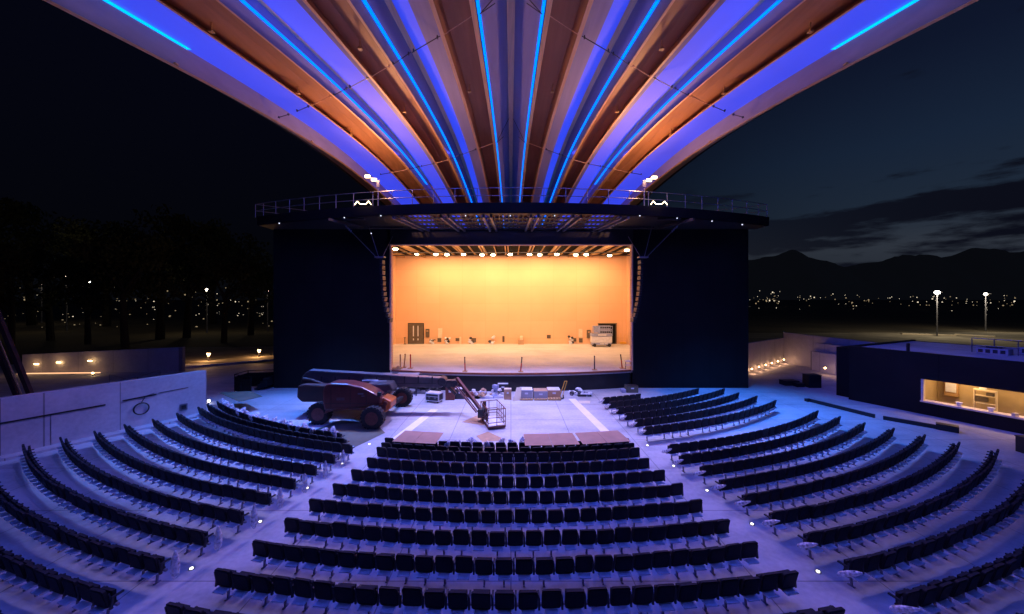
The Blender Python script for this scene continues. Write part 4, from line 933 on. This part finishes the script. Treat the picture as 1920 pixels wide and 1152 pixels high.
# leaning steel at far left
t = thing('steel_beam', 'dark red steel beams leaning outward behind the left wall', 'steel beam', (-31.2, 24.4, 0))
for dx, w_ in ((0, .2), (-.95, .14)):
    b = MB(); b.bar((dx, 0, 0), (dx-7.0, 0, 17), w_, .3); b.build('beam', 'rust', t)
b = MB(); b.bar((-.3, -.2, 0), (-7.3, -.2, 17), .05, .06); b.build('edge_flange', 'rafter', t)

# ---------------------------------------------------------------- right side
A4 = Vector((24.2, 38.3, 0)); B4 = Vector((33.9, 45.7, 0))
t = thing('court_wall', 'pale concrete wall with six floor lamps right of the stage house', 'wall', A4)
b = wall('w', (0, 0, 0), B4-A4, 3.2, 3.05, .35, 'wallconc', '', 1); b.build('wall_body', 'wallconc', t)
t = thing('boundary_wall', 'tall pale concrete wall running from the court toward the black building', 'wall', (33.9, 45.9, 0))
b = wall('w', (0, 0, 0), Vector((2.4, -10.4, 0)), 3.75, 3.55, .4, 'wallconc', '', 1); b.build('wall_body', 'wallconc', t)
t = thing('stepped_wall', 'low stepped pale wall with two lamps beside the black building', 'wall', (XA(1534, 40), 40, 0))
b = MB(); b.box((.55, -.3, 1.05), (.75, 2.6, 2.1)); b.v = [(x+(-y*.18), y, z) for x, y, z in b.v]; b.build('lower_block', 'wallconc', t)
b = MB(); b.box((1.2, -1.0, 1.5), (.95, 4.2, 3.0)); b.v = [(x+(-y*.18), y, z) for x, y, z in b.v]; b.build('upper_block', 'wallconc', t)
for i, (px, py) in enumerate(((1404, 690), (1417.5, 688), (1430, 685), (1441, 681.8), (1452.5, 679.2), (1464.5, 676.5))):
    u = i/5; base = A4.lerp(B4, .12+.80*u); base = Vector((XA(px, base.y), base.y-.1, 0))
    # keep on wall line
    tt = (base.x-A4.x)/(B4.x-A4.x); base = A4.lerp(B4, tt)+Vector((.15, -.35, 0))
    t = thing('wall_washer', 'warm floor lamp at the foot of the court wall, %s from the left' % ORD[i], 'floor lamp', base, 0, 'lamps along the court wall')
    b = MB(); b.box((0, .2, .55), (.16, .1, .1)); b.build('housing', 'darksteel', t); b = MB(); b.ball((0, .1, .5), .085); b.build('lens', 'warm', t)
    lamp('washer_glow', 'POINT', base+Vector((0, -.12, .3)), 13, (1, .5, .28), size=.08)
for i, (px, py) in enumerate(((1545.5, 690), (1574, 694))):
    Y = 38.6-i*1.5; p = Vector((XA(px, Y), Y, ZA(py, Y)))
    t = thing('wall_lamp', 'small warm lamp on the stepped wall by the black building, %s one' % ('left', 'right')[i], 'wall lamp', p, 0, 'lamps on the stepped wall')
    b = MB(); b.box((0, -.05, .1), (.4, .12, .05)); b.build('hood', 'greysteel', t); b = MB(); b.ball((0, -.1, 0), .1); b.build('lens', 'warm', t)
    lamp('stepped_glow', 'POINT', p+Vector((-.3, -.6, -.1)), 10, (1, .5, .3), size=.1)
# concession building
P0 = Vector((26.6, 29.0, 0)); P1 = Vector((31.6, 18.0, 0)); d = (P1-P0).normalized(); inn = Vector((-d.y, d.x, 0)); inn = inn if inn.x > 0 else -inn; LB = (P1-P0).length
t = thing('concession_building', 'long black single storey building with a lit serving window at the right', 'building', P0)
H4 = 4.22
def W(s_, z, dpt=0): return d*s_+inn*dpt+Vector((0, 0, z))
def wbox(b, s0, s1, z0, z1, d0, d1):
    pts = [W(s0, z0, d0), W(s1, z0, d0), W(s1, z0, d1), W(s0, z0, d1), W(s0, z1, d0), W(s1, z1, d0), W(s1, z1, d1), W(s0, z1, d1)]
    for q_ in ((0, 1, 2, 3), (4, 5, 6, 7), (0, 1, 5, 4), (1, 2, 6, 5), (2, 3, 7, 6), (3, 0, 4, 7)): b.quad(*[pts[k] for k in q_])
    return b
sw = 4.0; zw0, zw1 = .85, 2.42
b = MB(); wbox(b, 0, sw, 0, H4, 0, .25); b.build('wall', 'clad', t)
b = MB(); wbox(b, sw, LB, 0, zw0, 0, .25); wbox(b, sw, LB, zw1, H4, 0, .25); b.build('wall', 'clad', t)
b = MB(); wbox(b, -.0, .2, 0, H4, .25, 11); b.build('wall', 'clad', t)
b = MB(); wbox(b, -1.1, -.01, 0, H4-.25, .7, 10.8); b.build('end_block', 'black', t)
b = MB(); wbox(b, .2, LB, H4-.25, H4-.12, .25, 10.8); b.build('roof', 'floor', t)
b = MB(); wbox(b, 0, LB, H4-.5, H4-.1, 10.8, 11); b.build('parapet', 'black', t)
b = MB(); wbox(b, sw-.02, LB, zw0, zw0+.1, -.12, .6); b.build('counter', 'cream', t)
b = MB(); wbox(b, sw-.02, sw+.12, zw0+.1, zw1, .0, .3); b.build('window_frame', 'cream', t)
b = MB(); wbox(b, sw, LB, 0, zw1+.5, 2.6, 2.7); wbox(b, sw-.1, sw, 0, zw1+.5, .3, 2.6); b.build('interior_wall', 'kitchen', t)
b = MB(); wbox(b, sw, LB, zw1+.45, zw1+.5, .25, 2.6); b.build('interior_ceiling', 'white', t)
base = P0+d*(sw+2.4)+inn*1.3
lamp('kitchen_light', 'AREA', P0+W(sw+1.6, 2.8, 1.2), 65, (1, .62, .27), aim=P0+W(sw+1.6, 0, 1.4), size=1.2)
lamp('kitchen_light', 'AREA', P0+W(sw+4.6, 2.8, 1.2), 65, (1, .62, .27), aim=P0+W(sw+4.6, 0, 1.4), size=1.2)
def kthing(name, lab, cat, s_, dp, z, parts):
    t = thing(name, lab, cat, P0+W(s_, z, dp), math.atan2(d.y, d.x))
    for nm, m_, boxes in parts:
        b = MB()
        for c_, sz in boxes: b.box(c_, sz)
        b.build(nm, m_, t, bevel=.01)
kthing('electric_cabinet', 'white fronted cabinet on the wall inside the serving window', 'cabinet', sw+.75, 2.3, 1.25, [('case', 'rafter', [((0, .1, .4), (.62, .3, 1.0))]), ('door_panel', 'white', [((0, -.08, .5), (.5, .05, .62))])])
kthing('wire_shelf', 'pale wire shelf with tubs inside the serving window', 'shelf', sw+2.35, 1.9, .45, [('shelf', 'cream', [((0, 0, 1.5), (.95, .35, .08)), ((0, 0, 1.15), (.85, .35, .04)), ((0, 0, .65), (.9, .35, .05))]), ('upright', 'cream', [((-.45, 0, .8), (.05, .3, 1.5)), ((.45, 0, .8), (.05, .3, 1.5))]), ('tub', 'door', [((-.15, 0, .9), (.5, .25, .3)), ((.2, 0, 1.28), (.3, .25, .2))]), ('lid', 'white', [((-.1, 0, 1.6), (.3, .2, .1))])])
for i, (s_, lab) in enumerate(((1.65, 'white tub on the counter, left of the wire shelf'), (2.95, 'white tub on the counter, just right of the wire shelf'), (4.4, 'white bowl on the counter, far right of the window'))):
    b = MB(); b.tube((0, 0, 0), (0, 0, .24), .1, 14, .16); o = b.build('white_tub', 'white'); o.location = P0+W(sw+s_, zw0+.1, .3); tag(o, lab, 'tub')
b = MB(); b.box((0, 0, .1), (.25, .15, .2)); o = b.build('napkin_box', 'cream'); o.location = P0+W(sw+3.9, zw0+.1, 0.05); tag(o, 'small bright box at the counter edge of the serving window', 'box')
kthing('food_warmer', 'brown low appliance on the counter at the right frame edge', 'appliance', sw+5.2, .9, zw0+.1, [('body', 'rafter', [((0, 0, .25), (1.3, .5, .5))]), ('trim', 'cream', [((0, -.26, .2), (1.3, .03, .06))])])
# roof clutter
r = random.Random(5)
rt = 'greysteel'
for i, (s_, dp, w_, l_, h, lab) in enumerate(((6.0, 5, 1.4, 1.0, .4, 'low grey plant box on the black building roof, leftmost'), (7.6, 7, 1.8, .9, .45, 'grey plant box in the middle of the black building roof'), (9.2, 4.2, 1.2, 1.2, .35, 'grey plant box on the roof nearest the right edge'), (8.6, 9, 2.2, .8, .5, 'long grey plant box at the rear of the roof'))):
    tt = thing('roof_unit', lab, 'roof unit', P0+W(s_, H4-.12, dp), math.atan2(d.y, d.x), 'plant boxes on the black building roof'); b = MB(); b.box((0, 0, h/2), (w_, l_, h)); b.build('case', 'screen', tt, bevel=.03); b = MB(); b.tube((0, 0, h), (0, 0, h+.08), l_*.35, 14); b.build('fan', 'darksteel', tt); b = MB()
    for k in range(4): b.box((-w_*.35+k*w_*.23, -l_/2-.01, h*.5), (w_*.15, .02, h*.6))
    b.build('vent', 'darksteel', tt)
for i, s_ in enumerate((3.2, 8.3)):
    b = MB(); b.tube((0, 0, 0), (0, 0, .65), .09, 8); o = b.build('vent_pipe', 'blackin'); o.location = P0+W(s_, H4-.12, .5+.2*i); tag(o, 'short dark vent pipe on the black building roof, %s one' % ('left', 'right')[i], 'vent pipe')
tt = thing('roof_ladder', 'thin scaffold rail on the roof of the black building', 'rail', P0+W(7, H4-.12, 5)); b = MB()
for k in range(6): b.tube(d*(k*1.0-2), d*(k*1.0-2)+Vector((0, 0, 1.0)), .03, 6)
b.build('post', 'greysteel', tt); b = MB(); b.tube(d*-2+Vector((0, 0, 1)), d*3+Vector((0, 0, 1)), .03, 6).tube(d*-2+Vector((0, 0, .5)), d*3+Vector((0, 0, .5)), .03, 6); b.build('rail', 'greysteel', tt)
# dark ramp kerbs and clutter
for i, (a, c) in enumerate((((1516, 753), (1640, 784)), ((1656, 787), (1776, 808)))):
    A_ = G(*a); B_ = G(*c); tt = thing('ramp_edge', 'low dark steel edge on the ramp by the black building, %s piece' % ('farther', 'nearer')[i], 'ramp edge', A_); b = MB(); b.bar(Vector((0, 0, .12)), B_-A_+Vector((0, 0, .12)), .14, .24); b.build('edge', 'blackin', tt)
    b = MB(); e_ = B_-A_; b.box(e_+Vector((0, 0, .2)), (.9, .5, .35), math.atan2(e_.y, e_.x)) if i else b.box(Vector((0, 0, .1)), (.4, .3, .2)); b.build('end_block', 'blackin', tt)
for i, (px, py, w_, h, lab) in enumerate(((1486, 724, 1.3, .4, 'low dark crate on the court floor, left one'), (1502, 726.5, .7, .3, 'low dark crate on the court floor, right one'), (1529, 728, 1.1, 1.1, 'tall dark cabinet on the court floor near the steps'))):
    p = G(px, py); tt = thing('dark_crate', lab, 'crate', (p.x, p.y+.4, 0)); b = MB(); b.box((0, 0, h/2), (w_, .8, h)); b.build('body', 'blackin', tt, bevel=.03); b = MB(); b.box((0, 0, h+.02), (w_*1.03, .83, .04)); b.build('lid', 'darksteel', tt)
b = MB(); p = G(1541, 722); b.box((0, 0, .01), (.25, 2.0, .02)); o = b.build('floor_reflection_strip', 'cream'); o.location = (p.x, p.y+2, .004); o['kind'] = 'structure'; o.name = 'pale_floor_strip'  # pale strip painted in place of a light reflection on the floor
b = MB(); a_ = G(1843, 865); c_ = G(1898, 877); b.bar(a_+Vector((0, 0, .03)), c_+Vector((0, 0, .03)), .07, .06); tag(b.build('white_pipe', 'white'), 'thin white pipe lying on the floor at far right', 'pipe')
p = G(1925, 850); tt = thing('dark_post', 'dark box at the right frame edge by the last row', 'box', p); b = MB(); b.box((0, 0, .4), (.5, .5, .8)); b.build('body', 'blackin', tt, bevel=.02); b = MB(); b.box((0, 0, .82), (.54, .54, .04)); b.build('lid', 'darksteel', tt)

# ---------------------------------------------------------------- distance: lamps, trees
def street_lamp(px, pytop, pybase, lab, m_='whitelamp', arm=True, Yf=None, r_=1.0, glow=0, gc=(1, .85, .6)):
    Y = Yf or 7.95*F/(pybase-HY); X = XA(px, Y); zt = ZA(pytop, Y)
    t = thing('street_lamp', lab, 'street lamp', (X, Y, 0), 0); s_ = Y/95
    b = MB(); b.tube((0, 0, 0), (0, 0, zt), .16*s_, 8, .1*s_); b.build('pole', 'greysteel', t)
    b = MB(); b.bar((0, 0, zt), (1.4*s_*(1 if arm else .3), 0, zt), .1*s_); b.build('arm', 'greysteel', t)
    b = MB(); b.ball((-.1*s_, -.1, zt-.1*s_), .55*s_*r_, 10, 6, (1, .8, .7)); b.build('lamp_head', m_, t, smooth=True)
    if glow: lamp('street_glow', 'POINT', (X-1.5*s_, Y-2*s_, zt-.8*s_), glow, gc, size=.4)
street_lamp(1757, 548, 641, 'tall bright street lamp behind the black building, nearer one', 'whitelamp', True, 78, 1.15, 2600)
street_lamp(1848, 551, 622, 'bright street lamp right of the tallest lamp', 'whitelamp', True, 90, .75, 2200)
for i, (px, py, Y, s_, lab) in enumerate(((125, 516, 90, 1.0, 'highest bright street lamp among the left trees'), (78, 531, 120, .8, 'bright lamp left of the highest one among the trees'), (168, 528, 120, .7, 'bright lamp right of the highest one among the trees'), (388, 543, 85, 1.0, 'bright street lamp near the left of the stage house'), (502, 546, 90, .6, 'lamp close to the left edge of the stage house'))):
    street_lamp(px, py, 0, lab, 'whitelamp', False, Y, s_*.8, 380 if s_ > .9 else 150, (1, .8, .5))
def stuff_lights(name, spec, m_, lab, seed):
    r = random.Random(seed); b = MB()
    for px0, px1, py0, py1, n_, rmin, rmax in spec:
        for _ in range(n_):
            px = r.uniform(px0, px1); py = r.uniform(py0, py1); Y = r.uniform(150, 420) if py < 575 else min(300, 7.95*F/(py-HY))
            q_ = rmin+(rmax-rmin)*r.random()**2.5; q_ *= .72*Y/F; b.ball((XA(px, Y), Y, ZA(py, Y)), q_, 6, 4, (r.uniform(.8, 1.3), 1, r.uniform(.8, 1.2)))
    o = b.build(name, m_); o['kind'] = 'stuff'; o['label'] = lab; o['category'] = 'town lights'
dim = emit('dim town lamp', (1, .74, .42), .34)
stuff_lights('town_lights', [(1405, 1470, 545, 566, 12, .6, 1.6), (1480, 1545, 554, 566, 9, .5, 1.3), (1560, 1640, 551, 560, 4, .5, 1.1), (1655, 1730, 556, 567, 9, .6, 1.6), (1735, 1920, 554, 570, 20, .6, 1.7), (1640, 1920, 575, 592, 6, .8, 1.4), (1400, 1640, 568, 582, 8, .5, 1.0)], 'town', 'scattered bright lights of the town below the mountains', 3)
stuff_lights('town_windows', [(0, 510, 525, 600, 34, .6, 1.5), (200, 300, 545, 585, 14, .6, 1.6), (365, 500, 586, 592, 12, .5, 1.2), (390, 415, 545, 556, 4, 1, 2)], 'town', 'scattered small lights seen between the left trees', 4)
stuff_lights('town_glimmer', [(0, 510, 535, 615, 110, .8, 2.4), (1405, 1920, 554, 574, 70, .6, 1.8)], dim, 'faint lit house fronts and parked cars in the distance', 5)
def tree_meshes(seed):
    r = random.Random(seed); h = 9; trunk = MB()
    trunk.tube((0, 0, 0), (r.uniform(-.3, .3), 0, h*.5), .32, 8, .2)
    cl = []
    for k in range(9):
        a = r.uniform(0, 2*PI); L_ = r.uniform(1.2, 3.2); z = h*r.uniform(.35, .8); p = Vector((math.cos(a)*L_, math.sin(a)*L_, z+r.uniform(.3, 1.6)))
        trunk.tube((0, 0, z*.7), p, .12, 6, .04); cl.append((p, r.uniform(1.0, 1.9)))
    cl.append((Vector((0, 0, h*.85)), 1.9))
    lv = MB()
    for p, s_ in cl:
        for k in range(330):
            dd = Vector((r.gauss(0, 1), r.gauss(0, 1), r.gauss(0, 1))).normalized()*s_*r.uniform(.35, 1.1); dd.z *= .75; c_ = p+dd
            u = Vector((r.gauss(0, 1), r.gauss(0, 1), r.gauss(0, 1))).normalized(); v = u.orthogonal().normalized(); q_ = r.uniform(.1, .22)
            lv.quad(c_-u*q_, c_+v*q_*.6, c_+u*q_, c_-v*q_*.6)
    return trunk.mesh('trunk', 'bark'), lv.mesh('crown', 'leaf', fix=False)
TM = [tree_meshes(i) for i in range(3)]
tspec = [(20, 62, 1.2, 'dark broad tree at the far left edge beyond the walls'), (95, 70, 1.5, 'dark tall tree behind the pale garden wall, left part'), (165, 64, 1.1, 'dark tree right of the highest lamp'), (235, 58, 1.3, 'dark tree faintly lit from below behind the garden wall'), (300, 72, 1.9, 'tallest dark tree rising behind the garden wall'), (350, 75, 1.7, 'dark tall tree just right of the tallest one'), (420, 66, 1.2, 'dark tree beyond the amber path bollards'), (470, 80, 1.6, 'dark tree close to the left side of the stage house'), (60, 110, 2.6, 'very large dark tree far behind at left'), (200, 105, 2.2, 'large dark tree far behind between the lamps'), (400, 115, 2.4, 'large dark tree far behind near the stage house')]
for i, (px, Y, s_, lab) in enumerate(tspec):
    t = thing('tree', lab, 'tree', (XA(px, Y), Y, 0), i*1.3, 'dark trees beyond the left walls'); t.scale = (s_*1.25, s_*1.25, s_*1.5)
    for nm, me in zip(('trunk', 'crown'), TM[i % 3]): o = D.objects.new(nm, me); COL.objects.link(o); o.parent = t
# kerbs near the right road
for a_, c_ in (((1690, 627), (1790, 630)), ((1790, 628), (1866, 632)), ((1895, 640), (1960, 644))):
    b = MB(); b.bar(G(*a_)+Vector((0, 0, .1)), G(*c_)+Vector((0, 0, .1)), .9, .2); o = b.build('kerb', 'cream'); o['kind'] = 'structure'

# ---------------------------------------------------------------- wash spots, added without lenses to light floor and seats
BL = (.10, .30, 1.0); LAV = (.50, .42, 1.0)
for X, E, c_, aim, sp in ((-15.0, 13000, (.07, .24, 1), (-15.0, 24.5, 0), 88), (15.8, 15000, (.03, .21, 1), (17.5, 26.0, 0), 76),
                         (-6.0, 8600, (.44, .42, 1), (-6.5, 25, 0), 96), (0, 6600, (.50, .45, 1), (0, 25.2, 0), 84), (6.0, 8000, (.42, .41, 1), (5.5, 25.2, 0), 90)):
    lamp('added_canopy_wash', 'SPOT', (X, 27.4, 13.8), E, c_, aim=aim, size=.12, spot=sp, blend=.9)
for s in (-1, 1):
    lamp('added_audience_wash', 'SPOT', (s*9.5, 27.0, 13.8), 3300, (.25, .23, 1.0), aim=(s*13.0, 12, 0), size=.3, spot=110, blend=1)
    lamp('added_aisle_wash', 'SPOT', (s*5.5, 26.9, 13.8), 3500, (.62, .44, .80), aim=(s*10.5, 8.5, 0), size=.3, spot=34, blend=1)
lamp('edge_fill', 'SPOT', tuple(RP(750, -.3, 19)), 10000, (.06, .09, 1), aim=(33, 27, 4), size=.3, spot=50, blend=.8)  # added spot in place of outer strip light on the building roof
lamp('edge_fill', 'SPOT', tuple(RP(750, -.3, 19, -1)), 1800, (.3, .24, .9), aim=(-24, 20, 0), size=.3, spot=70, blend=1)  # added unseen fill from the left roof edge
# blue roof strips as long soft lamps
for s in (-1, 1):
    for q in (62, 275, 505, 760):
        for Y in (6, 13, 20, 27):
            if q == 760 and Y > 20: continue
            p = RP(q, -.2, Y, s); lamp('strip_glow', 'AREA', p, 165, (.055, .10, .95), aim=p-Vector((0, 0, 5)), size=.15, sizey=6)

# ---------------------------------------------------------------- camera, render
cam = D.cameras.new('camera'); co = D.objects.new('camera', cam); COL.objects.link(co)
cam.sensor_width = 36; cam.lens = F/1920*36; cam.clip_start = .1; cam.clip_end = 9000
cam.shift_x = (960-CX)/1920; cam.shift_y = -(576-HY)/1920
co.location = (0, 0, HC); co.rotation_euler = (PI/2, 0, 0); SC.camera = co
SC.view_settings.view_transform = 'Standard'; SC.view_settings.look = 'None'; SC.view_settings.exposure = 0
SC.render.engine = 'CYCLES'
SC.cycles.use_denoising = True
SC.cycles.use_light_tree = True
SC.cycles.sample_clamp_indirect = 6
SC.cycles.max_bounces = 6
